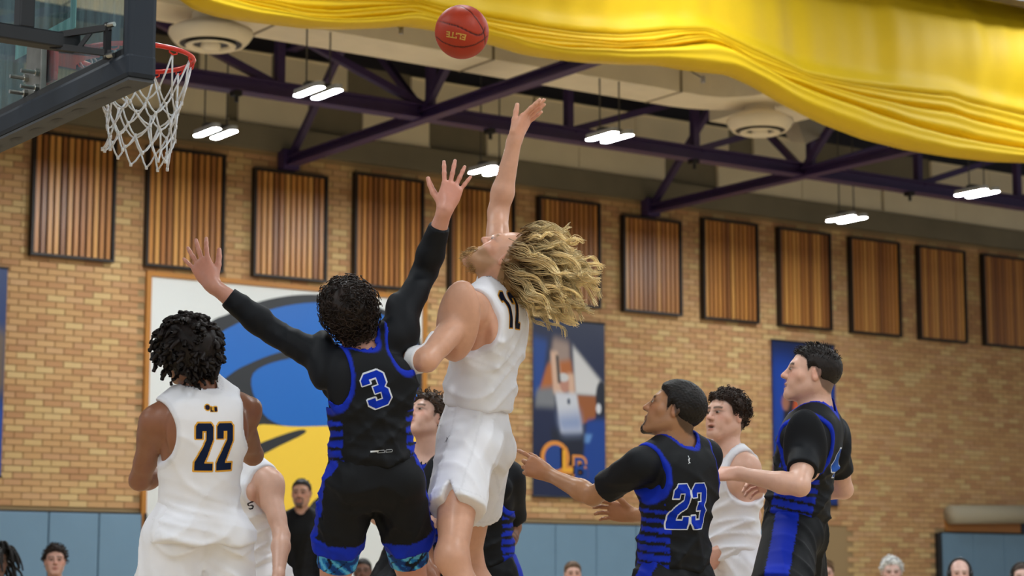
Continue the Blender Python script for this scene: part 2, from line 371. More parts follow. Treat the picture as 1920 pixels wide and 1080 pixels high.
banner(6.84, 7.91, 2.12, 4.22, 'blue banner cut off by the left frame edge', paint_left)
M_org = mat('emblem_orange', 'e0913c', 0.5); M_gold = mat('emblem_gold', 'f0b030', 0.5); M_emb = mat('emblem_blue', '123f8c', 0.5)
def text(name, s, loc, size, m, parent, xdir=(1, 0, 0), ydir=(0, 0, 1), thick=.001, offset=0.0, align='CENTER', shear=0.):
    cu = bpy.data.curves.new(name, 'FONT'); cu.body = s; cu.size = size; cu.align_x = align; cu.align_y = 'CENTER'; cu.extrude = thick; cu.offset = offset; cu.shear = shear
    t = bpy.data.objects.new(name, cu); COL.objects.link(t)
    x = Vector(xdir).normalized(); y = Vector(ydir).normalized(); z = x.cross(y)
    dg = bpy.context.evaluated_depsgraph_get(); me = bpy.data.meshes.new_from_object(t.evaluated_get(dg)); bpy.data.objects.remove(t)
    mw = Matrix(((x[0], y[0], z[0], loc[0]), (x[1], y[1], z[1], loc[1]), (x[2], y[2], z[2], loc[2]), (0, 0, 0, 1)))
    me.transform(mw); me.materials.clear()
    return link(name, me, m, parent)
# emblem: orange-outlined disc with the letters L B
cx, cz = 14.76, 2.55; yb = WY - .062
MB().lathe((0, 0, 0), [(0.001, 0), (.19, 0), (.19, .006), (.001, .006)], 28)
ring = [(cx + .20 * math.cos(a) * (1.05), cz + .20 * math.sin(a)) for a in np.linspace(0, 2 * math.pi, 33)[:-1]]
MB().prism(ring, yb - .002, yb + .012).build('emblem_disc', M_org, bm)
MB().prism([(cx + (x - cx) * .74, cz + (z - cz) * .74) for x, z in ring], yb - .004, yb).build('emblem_field', M_emb, bm)
text('letter', 'L', (14.93, yb - .003, 2.50), .36, M_org, bm, offset=.035); text('letter', 'L', (14.93, yb - .006, 2.50), .36, M_gold, bm, offset=.005)
text('letter', 'B', (15.12, yb - .003, 2.42), .36, M_org, bm, offset=.035); text('letter', 'B', (15.12, yb - .006, 2.42), .36, M_emb, bm, offset=.004)
# small white wall box between two slatted panels
q = onY(604, 511, WY - .03); e = empty('wall_sensor', q); tag(e, 'small white square box on the bricks between two slatted panels', 'wall box')
MB().box(q - (.032, .012, .045), q + (.032, .02, .045)).build('case', mat('white_plastic', 'e4eaea', .4), e, bevel=.006)
MB().box(q - (.02, .016, -.005), q + (.02, -.010, .03)).build('cover', mat('white_plastic2', 'f4f8f8', .4), e)
# doorway ledge at the right end: pale header with a wooden soffit
e = empty('door_header', (22.4, WY, 1.8)); tag(e, 'pale rounded ledge over an orange wooden board above the far right pads', 'ledge')
a0 = onY(1778, 965, WY - .1); a1 = onY(1925, 958, WY - .1)
MB().tube([(a0[0], WY - .145, a0[2]), (a1[0] + 1, WY - .145, a0[2] + .06)], .13, 14).build('ledge', mat('ledge_paint', 'a89e88', .7), e, smooth=True)
MB().box((a0[0] + .02, WY - .035, 1.79), (22.82, WY - .012, 2.06)).build('board', mat('ledge_board', 'a56a26', .5, noise=.1, nscale=4, stretch=(1, 1, 8)), e)
MB().box((22.84, WY - .035, 1.79), (23.6, WY - .012, 2.06)).build('dark_panel', mat('ledge_dark', '15203a', .5), e)

# ================================================================== roof steel
ZB = 5.66
def steel(e, name, a, b, w, h, kind='bar'):
    m = MB()
    (m.ibeam(a, b, w, h) if kind == 'i' else m.bar(a, b, w, h)); return m.build(name, M_purple, e)
# spine truss along X
TY = 17.55
e = empty('roof_truss', (14, TY, ZB)); tag(e, 'long purple steel truss running along the hall under the roof', 'truss')
steel(e, 'bottom_chord', (4, TY, ZB + .07), (27, TY, ZB + .07), .16, .15, 'i'); steel(e, 'top_chord', (4, TY, ZB + .75), (27, TY, ZB + .75), .14, .12, 'i')
VX = [11.2 - 1.722 * k for k in (3, 2, 1)] + [11.2 + 1.722 * k for k in range(0, 9)]
for x in VX: steel(e, 'vertical', (x, TY, ZB + .12), (x, TY, ZB + .72), .075, .075, 'bar') if False else MB().bar((x, TY, ZB + .12), (x, TY, ZB + .72), .08, .08, (1, 0, 0)).build('vertical', M_purple, e)
for i in range(len(VX) - 1):
    a, b2 = VX[i], VX[i + 1]
    lo, hi = ((b2, a) if i % 3 != 0 else (a, b2)) if a < 11.2 else ((a, b2))
    MB().bar((lo + (.08 if hi > lo else -.08), TY, ZB + .14), (hi, TY, ZB + .70), .07, .07, (0, 1, 0)).build('diagonal', M_purple, e)
# cross trusses along Y, bearing on the wall
for k, (X, lb) in enumerate(((11.10, 'purple cross truss meeting the wall above the third slatted panel'), (16.22, 'purple cross truss meeting the wall above the seventh slatted panel'))):
    e = empty('cross_truss', (X, WY, ZB)); tag(e, lb, 'truss', 'purple cross trusses')
    steel(e, 'bottom_chord', (X, 13.45 if X < 20 else 16.2, ZB + .03), (X, WY - .1, ZB + .03), .13, .11, 'i'); steel(e, 'top_chord', (X, 13.45 if X < 20 else 16.2, ZB + 1.35), (X, WY - .1, ZB + 1.35), .13, .12, 'i')
    MB().box((X - .1, WY - .16, ZB - .06), (X + .1, WY - .02, ZB + .16)).build('bearing_block', M_purple, e)
    ys = [WY - .15, 17.55, 14.8]
    for j in range(len(ys) - 1):
        if X > 20 and j > 0: break
        ym = (ys[j] + ys[j + 1]) / 2
        MB().bar((X, ys[j] - (.05 if j else 0), ZB + .08), (X, ym, ZB + 1.32), .07, .07, (1, 0, 0)).build('diagonal', M_purple, e)
        MB().bar((X, ys[j + 1], ZB + .08), (X, ym, ZB + 1.32), .07, .07, (1, 0, 0)).build('diagonal', M_purple, e)
# dark rail the curtain hangs from, nearer the court
p0 = onY(1700, -24, 12.6); p1 = onY(1930, 11, 12.6)
e = empty('curtain_rail', p0); tag(e, 'dark purple steel beam crossing the top right corner in front of the curtain', 'beam')
zr = (p1[2]); MB().ibeam((6, 12.6, zr + .1), (p1[0] + 6, 12.6, zr + .1), .16, .2).build('beam', M_purple, e)
for x in np.arange(9.0, p1[0] + 5, 2.2): MB().bar((x, 12.6, zr + .2), (x, 12.6, 7.3), .03, .03, (1, 0, 0)).build('hanger', M_rod, e)
# small black clamps on the spine
for x, lb in ((11.9, 'small black clamp under the spine truss left of the raised hand'), (9.0, 'small black clamp under the spine truss beside the rim'), (14.6, 'small black clamp under the spine truss by the middle light'), (17.9, 'small black clamp under the spine truss toward the right')):
    e = empty('beam_clamp', (x, TY, ZB)); tag(e, lb, 'clamp', 'black clamps under the truss')
    MB().box((x - .04, TY - .08, ZB - .05), (x + .04, TY + .02, ZB + .0)).build('jaw', M_dark, e); MB().tube([(x, TY - .04, ZB - .05), (x, TY - .04, ZB - .11)], .02, 8).build('bolt', M_dark, e)
# ================================================================== LED lamps
def capsule_poly(L, r, n=8):
    q = []
    for i in range(n + 1): a = -math.pi / 2 + math.pi * i / n; q.append((math.cos(a) * r + (L / 2 - r), math.sin(a) * r))
    return q + [(-x, -y) for x, y in q]
lens_me = bpy.data.meshes.new('lens'); cp_ = capsule_poly(.47, .044)
n_ = len(cp_); lens_me.from_pydata([(y, x, 0) for x, y in cp_] + [(y, x, .05) for x, y in cp_], [], [tuple(range(n_)), tuple(range(2 * n_ - 1, n_ - 1, -1))] + [(i, (i + 1) % n_, n_ + (i + 1) % n_, n_ + i)[::-1] for i in range(n_)])
lens_me.materials.append(M_lens); lens_me.materials.append(mat('lens_shell', 'b9bec4', .5))
for q_ in lens_me.polygons: q_.material_index = 0 if q_.index == 0 else 1
def lamp(x, y, z, label, top=7.3):
    e = empty('ceiling_lamp', (x, y, z)); tag(e, label, 'ceiling light', 'twin-tube LED lamps')
    MB().box((x - .13, y - .05, z + .05), (x + .13, y + .05, z + .09)).build('housing', mat('lamp_body', '3a3c40', .5), e, bevel=.01)
    for s in (-1, 1):
        o = link('lens', lens_me, None, e); o.location = (x + s * .092, y, z)
    for s in (-1, 1): MB().tube([(x + s * .12, y, z + .09), (x + s * .12, y, top)], .008, 6).build('rod', M_rod, e)
zl = 5.4
for x, lb in ((9.14, 'twin white ceiling lamp hanging above the left half of the truss'), (12.43, 'twin white ceiling lamp right of the shooter\'s raised hand'), (17.62, 'twin white ceiling lamp at the far right against the truss')): lamp(x, 16.2, zl, lb, 5.98 if x < 13.9 else 7.3)
for x, lb in ((9.16, 'twin white ceiling lamp beside the hanging net'), (12.40, 'twin white ceiling lamp partly hidden by the shooter\'s arm'), (17.58, 'twin white ceiling lamp low in front of the right slatted panels')): lamp(x, 18.25, zl, lb)
# the rest of the hall's lamps, above the court and behind the photographer
for y in (-3.0, 1.0, 5.0, 9.0, 11.6):
    for x in (-3, 1.5, 6.0, 10.5, 15.0, 20.0):
        lamp(x, y, 5.55 if y < 7 else 6.55, 'twin white ceiling lamp above the court outside the picture')
# ================================================================== ducts
e = empty('air_duct', (12, 15.2, 6.2)); tag(e, 'long cream air duct curving away under the roof deck', 'duct')
zd = 5.98
d0 = onZ(1030, 157, zd); d1 = onZ(1100, 138, zd)
yf, yn = onZ(900, 140, zd)[1], onZ(960, 117, zd)[1]
xe = onZ(1320, 192, zd)[0]
# bottom outline: straight run, then an elbow toward the court
Rin, wd = .45, yf - yn
path_f = [(2.0, yf)]; path_n = [(2.0, yn)]
cxx, cyy = xe - .2, yn - Rin
for a in np.linspace(90, 0, 9):
    a = math.radians(a); path_f.append((cxx + (Rin + wd) * math.cos(a), cyy + (Rin + wd) * math.sin(a))); path_n.append((cxx + Rin * math.cos(a), cyy + Rin * math.sin(a)))
path_f.append((cxx + Rin + wd, 13.5)); path_n.append((cxx + Rin, 13.5))
def strip(a, b2, za, zb):
    n = len(a); v = [(x, y, za) for x, y in a] + [(x, y, zb) for x, y in b2]; return v, [(i, i + 1, n + i + 1, n + i) for i in range(n - 1)]
hd_ = .55
m = MB(); m.add(*strip(path_f, path_n, zd, zd)); m.add(*strip(path_n, path_n, zd, zd + hd_)); m.add(*strip(path_f, path_f, zd + hd_, zd)); m.add(*strip(path_n, path_f, zd + hd_, zd + hd_)); m.build('duct_shell', M_ductp, e)
for k in (2.6, 4.9, 7.2, 9.0, 10.7):
    m = MB(); x = cxx - .3 - (k - 2.6)
    m.box((x - .012, yn - .008, zd - .008), (x + .012, yf + .008, zd + hd_ + .008)).build('seam_flange', mat('duct_seam', '8a7d66', .6), e)
def diffuser(px_, py_, z, R, label):
    c = onZ(px_, py_, z); e = empty('air_diffuser', c); tag(e, label, 'diffuser', 'round ceiling diffusers')
    MB().lathe(c, [(R * .80, 0), (R * .90, .035), (R, .09), (R * .985, .125), (R * .6, .19), (R * .45, .21), (R * .45, 1.57)], 40).build('outer_cone', M_ductp, e, smooth=True)
    MB().lathe(c, [(R * .80, 0), (R * .74, .004), (R * .70, .07)], 40).build('rim_ring', M_ductp, e, smooth=True)
    MB().lathe(c, [(R * .60, -.012), (R * .57, -.03), (R * .44, -.012), (R * .42, .03)], 40).build('inner_ring', M_ductp, e, smooth=True)
    MB().lathe(c, [(.001, -.055), (R * .17, -.05), (R * .24, -.02), (R * .22, .03)], 32).build('center_cone', M_ductp, e, smooth=True)
    MB().lathe(c, [(.001, .006), (R * .735, .006)], 32).build('throat', M_dark, e)
diffuser(395, 84, 5.70, .37, 'round cream air diffuser above the rim')
diffuser(1425, 246, 5.72, .35, 'round cream air diffuser below the yellow curtain')
q = onZ(1440, 215, 6.1); e = empty('branch_duct', q); tag(e, 'boxy cream branch duct above the right-hand diffuser', 'duct')
MB().box((q[0] - .45, q[1] - .5, 6.05), (q[0] + .35, q[1] + .45, 6.6)).build('duct_box', M_ductp, e); MB().box((q[0] - .3, q[1] - .9, 6.1), (q[0] + .2, q[1] - .5, 6.5)).build('duct_arm', M_ductp, e)
q = onZ(1525, 250, 5.95); e = empty('hanging_box', q); tag(e, 'cream wedge-shaped box hanging under the curtain edge', 'box')
m = MB(); a, b2, c, d = onZ(1488, 212, 6.35), onZ(1580, 236, 6.3), onZ(1511, 270, 5.9), onZ(1560, 246, 6.2)
m.add([a, b2, c, a + (0.1, .5, .1), b2 + (.1, .5, .1), c + (.1, .35, .1)], [(0, 2, 1), (3, 4, 5), (0, 1, 4, 3), (1, 2, 5, 4), (2, 0, 3, 5)]).build('case', M_ductp, e)
MB().tube([(a + b2 + c) / 3 + (0, .3, .1), (*((a + b2 + c) / 3 + (0, .3, 0))[:2], 7.3)], .012, 6).build('hanger', M_rod, e)

# ================================================================== yellow curtain
CY = 13.0
def curve(pts):
    q = np.array([onY(x, y, CY)[[0, 2]] for x, y in pts]); return q[np.argsort(q[:, 0])]
B0 = curve([(200, -90), (310, -5), (350, 25), (400, 40), (450, 47), (500, 53), (560, 60), (620, 62), (700, 59), (740, 55), (790, 62), (840, 72), (900, 88), (960, 107), (1010, 115), (1080, 123), (1160, 127), (1210, 127), (1260, 136), (1310, 142), (1345, 145), (1390, 165), (1450, 200), (1520, 235), (1600, 265), (1680, 285), (1760, 298), (1840, 307), (1930, 310), (2100, 300)])
C2 = curve([(200, -100), (300, -20), (446, 20), (548, 44), (606, 47), (708, 40), (745, 33), (800, 48), (900, 75), (960, 87), (1022, 98), (1140, 100), (1230, 95), (1300, 84), (1330, 92), (1370, 118), (1430, 150), (1500, 178), (1600, 212), (1680, 240), (1720, 250), (1800, 270), (1920, 290), (2100, 285)])
C1 = curve([(200, -120), (300, -40), (446, 5), (548, 22), (606, 26), (708, 18), (760, 15), (800, 30), (900, 55), (960, 68), (1060, 80), (1140, 88), (1210, 84), (1270, 72), (1310, 72), (1345, 92), (1400, 122), (1500, 158), (1600, 184), (1700, 203), (1755, 210), (1800, 225), (1860, 240), (1920, 255), (2100, 262)])
C0 = curve([(200, -140), (300, -62), (500, -16), (700, -2), (760, 5), (800, 15), (850, 25), (900, 35), (960, 46), (1000, 54), (1060, 62), (1150, 67), (1250, 58), (1320, 60), (1345, 72), (1400, 98), (1500, 143), (1570, 157), (1660, 168), (1740, 177), (1770, 178), (1800, 190), (1850, 202), (1920, 217), (2100, 235)])
x0c = B0[0, 0] + .05
x1c = B0[-1, 0] - .05
NU = 430
U = np.linspace(x0c, x1c, NU)
def ev(c, U):
    y = np.interp(U, c[:, 0], c[:, 1]); k = np.hanning(11); k /= k.sum()
    return np.convolve(np.pad(y, 5, mode='edge'), k, 'valid')
zs = [ev(c, U) for c in (B0, C2, C1, C0)]
rows_z = []; rows_y = []
def pleat(U, s): return .5 * np.sin(U * 3.1 + s) + .3 * np.sin(U * 7.3 + 2 * s) + .2 * np.sin(U * 13.7 + .7 * s)
bands = [(0, 1, .20, 2.0), (1, 2, .16, 2.0), (2, 3, .13, 2.0)]
for bi, (a, b2, amp, rolls) in enumerate(bands):
    for t in np.linspace(0, 1, 17)[:-1]:
        z = zs[a] * (1 - t) + zs[b2] * t
        # each band is a hanging roll: fat belly low, tucked in at the top
        pr = np.sin(math.pi * min(1, t * 1.0)) ** .55
        y = CY - amp * pr * (1 + .10 * pleat(U, bi)) - .02 * np.sin(t * 2 * math.pi * 1.6 + .3 * np.sin(U * .8 + bi)) * pr + .16 * (t > .90) - .05 * (2 - bi)
        rows_z.append(z + .004 * pleat(U, 3 + bi) * pr); rows_y.append(y)
top = 7.2
for t in np.linspace(0, 1, 40):
    z = zs[3] * (1 - t) + top * t
    lip = math.exp(-(t / .05) ** 2)
    y = CY - .10 * lip - .30 * math.sin(math.pi * min(1, t * 1.6)) * (.6 + .4 * np.sin(U * .9)) + .035 * pleat(U, 1 + t) * (1 - lip) + .006 * np.sin(U * 19 + 3 * t) * (1 - lip) + .22 * t
    rows_z.append(z); rows_y.append(y)
RZ = np.array(rows_z); RY = np.array(rows_y); nr = len(RZ)
V = np.stack([np.broadcast_to(U, RZ.shape), RY, RZ], -1).reshape(-1, 3)
g = np.arange(nr * NU).reshape(nr, NU); Fq = np.stack([g[:-1, :-1], g[:-1, 1:], g[1:, 1:], g[1:, :-1]], -1).reshape(-1, 4)
me = bpy.data.meshes.new('curtain_cloth'); me.from_pydata(V.tolist(), [], Fq.tolist()); me.shade_smooth()
M_cur = mat('yellow_vinyl', 'dcb800', 0.62, noise=.05, nscale=2, bump=.03, bscale=30)
e = empty('divider_curtain', (11, CY, 4.8)); tag(e, 'big yellow vinyl divider curtain gathered up under the roof', 'curtain')
o = link('curtain_cloth', me, M_cur, e); sd_ = o.modifiers.new('thickness', 'SOLIDIFY'); sd_.thickness = .004
for px_, py_ in ((752, 54), (1318, 147)):
    q = onY(px_, py_, CY - .02); MB().tube([q, q + (0, .25, .15), (q[0], CY + .35, 7.3)], .006, 6).build('hoist_line', M_rod, e)
    MB().tube([q + (0, 0, -.04), q + (0, 0, .02)], .018, 8).build('hoist_hook', mat('hook_steel', 'b5b5b5', .3, metal=1), e)
# ================================================================== basket
M_bfr = mat('board_pad', '081726', 0.6, noise=.05); M_bfr2 = mat('board_frame', '0b0f14', 0.45); M_red = mat('rim_red', 'd32b17', 0.32, noise=.06)
M_tgt = mat('target_line', '8fc0bd', 0.5); M_net = mat('net_cord', 'd9d9dc', 0.8); M_bolt = mat('bolt_steel', 'b9b9b4', .3, metal=1.0)
M_glass = bpy.data.materials.new('board_glass'); M_glass.use_nodes = True
nt = M_glass.node_tree; N = nt.nodes; b = N['Principled BSDF']
gl = N.new('ShaderNodeBsdfGlossy'); gl.inputs['Roughness'].default_value = .06; gl.inputs['Color'].default_value = (.7, .85, .9, 1)
tr = N.new('ShaderNodeBsdfTransparent'); tr.inputs['Color'].default_value = (.86, .92, .92, 1)
df = N.new('ShaderNodeBsdfDiffuse'); df.inputs['Color'].default_value = (.16, .27, .30, 1)
mx = N.new('ShaderNodeMixShader'); mx2 = N.new('ShaderNodeMixShader'); mx2.inputs[0].default_value = .07
tc = N.new('ShaderNodeTexCoord'); mp = N.new('ShaderNodeMapping'); mp.inputs['Scale'].default_value = (9, 14, 1.6); nz_ = N.new('ShaderNodeTexNoise'); nz_.inputs['Scale'].default_value = 1.6; nz_.inputs['Detail'].default_value = 6
mr = N.new('ShaderNodeMapRange'); mr.inputs[1].default_value = .35; mr.inputs[2].default_value = .7; mr.inputs[3].default_value = .05; mr.inputs[4].default_value = .38
for a_, b2 in ((tc.outputs['Object'], mp.inputs[0]), (mp.outputs[0], nz_.inputs[0]), (nz_.outputs[0], mr.inputs[0]), (mr.outputs[0], mx.inputs[0]), (tr.outputs[0], mx.inputs[1]), (df.outputs[0], mx.inputs[2]), (mx.outputs[0], mx2.inputs[1]), (gl.outputs[0], mx2.inputs[2]), (mx2.outputs[0], N['Material Output'].inputs[0])): nt.links.new(a_, b2)
RIMZ = 3.05; RD = .457 / 2
rim_c = onZ(253, 109, RIMZ)          # centre of the ring
BX = rim_c[0] - RD - .15             # front face of the glass (board plane faces +X)
BYc = rim_c[1]; BZ0 = RIMZ - .305 + .15; BZ0 = 2.785
hoop = empty('basketball_hoop', (BX, BYc, BZ0)); tag(hoop, 'glass basketball backboard with orange rim and white net at top left', 'hoop')
hw = .915; bh = 1.07
MB().box((BX - .013, BYc - hw + .03, BZ0 + .03), (BX, BYc + hw - .03, BZ0 + bh - .03)).build('glass_board', M_glass, hoop)
def rails(name, x0, x1, inset, w, m, parent, bev=.01):
    y0, y1, z0, z1 = BYc - hw + inset, BYc + hw - inset, BZ0 + inset, BZ0 + bh - inset
    k = MB().box((x0, y0, z0), (x1, y0 + w, z1)).box((x0, y1 - w, z0), (x1, y1, z1)).box((x0, y0 + w, z0), (x1, y1 - w, z0 + w)).box((x0, y0 + w, z1 - w), (x1, y1 - w, z1))
    return k.build(name, m, parent, bevel=bev)
fr_ = rails('board_frame', BX - .06, BX - .014, .012, .045, M_bfr2, hoop, .006)
# thick safety pad along the bottom and lower corners
pz = BZ0 - .065
pad = MB().box((BX - .075, BYc - hw - .03, pz), (BX + .035, BYc + hw + .03, BZ0 + .03)).box((BX - .0735, BYc - hw - .0285, BZ0 - .02), (BX + .0335, BYc - hw + .03, BZ0 + .6)).box((BX - .0735, BYc + hw - .03, BZ0 - .02), (BX + .0335, BYc + hw + .0285, BZ0 + .6)).build('edge_pad', M_bfr, hoop, bevel=.018)
MB().box((BX - .068, BYc - hw - .02, pz - .008), (BX + .028, BYc + hw + .02, pz + .002)).build('pad_base', mat('pad_underside', '44464a', .7), hoop)
for k in range(9):
    y = BYc - hw + .12 + k * .2
    an = np.linspace(0, 2 * math.pi, 17)[:-1]; MB().add([(BX - .02 + .017 * math.cos(a), y + .045 * math.sin(a), pz - .0095) for a in an], [tuple(range(16))]).build('pad_slot', M_dark, pad)
# rear steel: arm running back from the board to the mast, and its upright
ya = BYc - hw + .26
def onX(x, y, X): v = ray(x, y); return CAMP + v * (X / v[0])
q0 = onY(200, 92, ya); za = q0[2]
MB().box((BX - 2.2, ya - .035, za - .028), (BX - .14, ya + .035, za + .028)).build('support_arm', M_bfr2, hoop, bevel=.006)
q1 = onY(45, 60, ya); MB().box((q1[0] - .028, ya - .03, za + .025), (q1[0] + .028, ya + .03, za + 1.2)).build('support_upright', M_bfr2, hoop, bevel=.006)
MB().box((BX - .30, BYc + .3, BZ0 + .25), (BX - .2, BYc + .4, BZ0 + bh)).build('rear_post', M_bfr2, hoop, bevel=.006)
MB().bar((BX - .24, ya, za + .015), (BX - .07, ya - .13, za + .045), .016, .022).bar((BX - .24, ya, za - .02), (BX - .07, ya - .13, za - .05), .016, .022).bar((BX - .08, ya - .12, za - .07), (BX - .08, ya - .12, za + .06), .02, .022).bar((BX - .16, ya - .06, za - .03), (BX - .12, ya - .09, za + .04), .012, .014).build('corner_bracket', M_dark, hoop)
for dz in (-.06, .05): MB().tube([(BX - .085, ya - .12, za + dz), (BX - .07, ya - .155, za + dz)], .009, 8).build('bolt', M_bolt, hoop)
# white shooter's square painted on the front of the glass
ty0, ty1, tz0, tz1 = BYc - .295, BYc + .295, RIMZ + .0, RIMZ + .457; w = .05
MB().box((BX + .001, ty0, tz0), (BX + .004, ty0 + w, tz1)).box((BX + .001, ty1 - w, tz0), (BX + .004, ty1, tz1)).box((BX + .001, ty0 + w, tz0), (BX + .004, ty1 - w, tz0 + w)).box((BX + .001, ty0 + w, tz1 - w), (BX + .004, ty1 - w, tz1)).build('target_square', M_tgt, hoop)
MB().box((BX + .001, BYc - hw + .06, BZ0 + .03), (BX + .004, BYc + hw - .06, BZ0 + .065)).build('border_line', M_tgt, hoop)
# rim: bracket plate, neck and ring with net hooks
plate = MB().box((BX, BYc - .10, RIMZ - .16), (BX + .02, BYc + .10, RIMZ + .02)).box((BX + .02, BYc - .08, RIMZ - .035), (BX + .15, BYc + .08, RIMZ - .008)).box((BX + .02, BYc - .08, RIMZ - .13), (BX + .03, BYc + .08, RIMZ - .03)).build('rim_bracket', M_red, hoop, bevel=.004)
MB().box((BX - .04, BYc - .075, RIMZ - .24), (BX - .014, BYc + .075, RIMZ - .0)).build('mount_plate', mat('mount_steel', '7d7d78', .45, metal=.6, noise=.2, nscale=12), hoop, bevel=.004)
for dy in (-.055, .055):
    for dz in (-.19, -.13): MB().tube([(BX - .11, BYc + dy, RIMZ + dz), (BX - .03, BYc + dy, RIMZ + dz)], .008, 8).tube([(BX - .055, BYc + dy, RIMZ + dz), (BX - .04, BYc + dy, RIMZ + dz)], .016, 6).build('bolt', M_bolt, hoop)
an = np.linspace(0, 2 * math.pi, 65)[:-1]
ringp = np.stack([rim_c[0] + RD * np.cos(an), rim_c[1] + RD * np.sin(an), np.full(64, RIMZ)], 1)
rim = MB().tube(ringp, .0095, 10, closed=True).build('rim', M_red, hoop, smooth=True)
MB().add(*(lambda a: ([(BX + .02, BYc - .085, RIMZ - .004), (BX + .02, BYc + .085, RIMZ - .004)] + [(rim_c[0] + RD * math.cos(t), rim_c[1] + RD * math.sin(t), RIMZ - .004) for t in a] + [(BX + .02, BYc - .085, RIMZ - .05), (BX + .02, BYc + .085, RIMZ - .05)] + [(rim_c[0] + RD * math.cos(t), rim_c[1] + RD * math.sin(t), RIMZ - .05) for t in a],
    [(0, 1) + tuple(range(2, 2 + len(a))), tuple(range(2 + len(a), 4 + 2 * len(a)))[::-1]] + [(i, i + 1, i + 1 + 2 + len(a), i + 2 + len(a)) for i in range(1 + len(a))]))(np.radians(np.linspace(150, 210, 7)))).build('rim_neck', M_red, hoop)
NH = 12
for k in range(NH):
    a = (k + .5) * 2 * math.pi / NH; d = np.array([math.cos(a), math.sin(a), 0]); t = np.array([-d[1], d[0], 0]); c = np.array([*rim_c[:2], RIMZ]) + d * RD
    MB().tube([c - t * .02, c - t * .018 + (0, 0, -.018), c + (0, 0, -.024), c + t * .018 + (0, 0, -.018), c + t * .02], .0035, 6).build('net_hook', M_red, rim)
# net: long loops, then a diamond mesh, swung a little to the left by the wind of the last shot
def netpt(a, t):
    """a angle (hook units), t depth 0..1"""
    r = RD * np.interp(t, [0, .30, .6, .85, 1.], [.98, .70, .57, .53, .52])
    sw = np.interp(t, [0, .35, .7, 1.], [0, -.03, -.03, -.015])
    sg = 1 - .0 * t
    ph = a * 2 * math.pi / NH
    z = RIMZ - .02 - .385 * t - .03 * np.sin(ph + 2) * t
    lf = -rt * sw
    return np.array([rim_c[0] + r * math.cos(ph) + lf[0], rim_c[1] + r * math.sin(ph) + lf[1], z])
net = MB(); lev = [0, .34, .47, .60, .73, .86, 1.0]
rn = np.random.default_rng(3); jit = {}
def np_(l, k):
    k2 = round((k % NH) * 2) / 2
    if (l, k2) not in jit: jit[(l, k2)] = rn.normal(0, .007, 3) * (0 if l == 0 else 1)
    return netpt(k2, lev[l]) + jit[(l, k2)]
for l in range(len(lev) - 1):
    for k in range(NH):
        base = k + .5 + .5 * l
        a = np_(l, base)
        for s in (-.5, .5):
            b2 = np_(l + 1, base + s); mid = (a + b2) / 2 + (0, 0, -.006)
            net.tube([a, mid, b2], .0038, 5)
        if l: net.tube([a + (0, 0, .008), a - (0, 0, .008)], .0062, 6)
for k in range(NH):
    q = np_(len(lev) - 1, k + .5 + .5 * (len(lev) - 1)); net.tube([q + (0, 0, .008), q - (0, 0, .006)], .006, 6)
net.build('net', M_net, hoop, smooth=True)
# ================================================================== ball
bc = P(866, 60, 9.42); BR = .1205
ball = empty('basketball', bc); tag(ball, 'orange-red leather basketball in the air above the shooter\'s hand', 'basketball')
# ball frame: xb to the right of the picture, zb up, tilted as seen
Rb = np.stack([rt, hd * math.cos(.2) + zz * .2, zz], 0)
xb = rt * math.cos(.20) - upv * math.sin(.20); zb = upv * math.cos(.20) + rt * math.sin(.20); yb_ = np.cross(zb, xb); yb_ /= np.linalg.norm(yb_)
nu, nv = 160, 80
th = np.linspace(0, math.pi, nv + 1); ph = np.linspace(0, 2 * math.pi, nu + 1)[:-1]
D = np.stack([np.outer(np.sin(th), np.cos(ph)), np.outer(np.sin(th), np.sin(ph)), np.outer(np.cos(th), np.ones(nu))], -1).reshape(-1, 3)
def sline(pts, back=True):
    p = np.array(pts, float); t = np.linspace(0, len(p) - 1, 60); q = np.stack([np.interp(t, np.arange(len(p)), p[:, k]) for k in (0, 1)], 1)
    k = np.hanning(9); k /= k.sum(); q = np.stack([np.convolve(np.pad(q[:, i], 4, mode='edge'), k, 'valid') for i in (0, 1)], 1)
    r2 = np.minimum((q ** 2).sum(1), .9995); f_ = np.stack([q[:, 0], -np.sqrt(1 - r2), q[:, 1]], 1); b_ = f_ * (1, -1, 1)
    return np.concatenate([f_, b_]) if back else f_
SL = np.concatenate([sline([(-1, .42), (-.55, .22), (-.1, .08), (.3, -.12), (.58, -.22), (.74, -.18), (.84, -.02), (.86, .1)]), sline([(-.35, .94), (0, .90), (.35, .66), (.62, .32), (.80, .0), (.86, -.25), (.86, -.5)]), sline([(-.96, -.2), (-.7, -.45), (-.3, -.62), (.1, -.66), (.5, -.56), (.8, -.36), (.95, -.18)])])
Dv = D[:, :1] * xb + D[:, 1:2] * yb_ + D[:, 2:] * zb                     # directions in the hall
Dp = np.stack([Dv @ rt, Dv @ fw, Dv @ upv], 1)                          # seam layout is laid out on the side the photograph shows
chan = np.array([np.sqrt(((Dp[i:i + 512, None] - SL[None]) ** 2).sum(-1)).min(1) for i in range(0, len(Dp), 512)], dtype=object)
chan = np.concatenate(list(chan)).astype(float)
rad = BR - .0035 * np.exp(-(chan / .030) ** 2)
Vb = bc + rad[:, None] * (D[:, :1] * xb + D[:, 1:2] * yb_ + D[:, 2:] * zb)
g = np.arange((nv + 1) * nu).reshape(nv + 1, nu); gn = np.roll(g, -1, 1)
Fb = np.stack([g[:-1], g[1:], gn[1:], gn[:-1]], -1).reshape(-1, 4)
me = bpy.data.meshes.new('leather'); me.from_pydata(Vb.tolist(), [], Fb.tolist()); me.shade_smooth()
cc = lay(np.tile(srgb('a8361c'), (len(D), 1)), np.exp(-(chan / .032) ** 4), '2a0e0c')
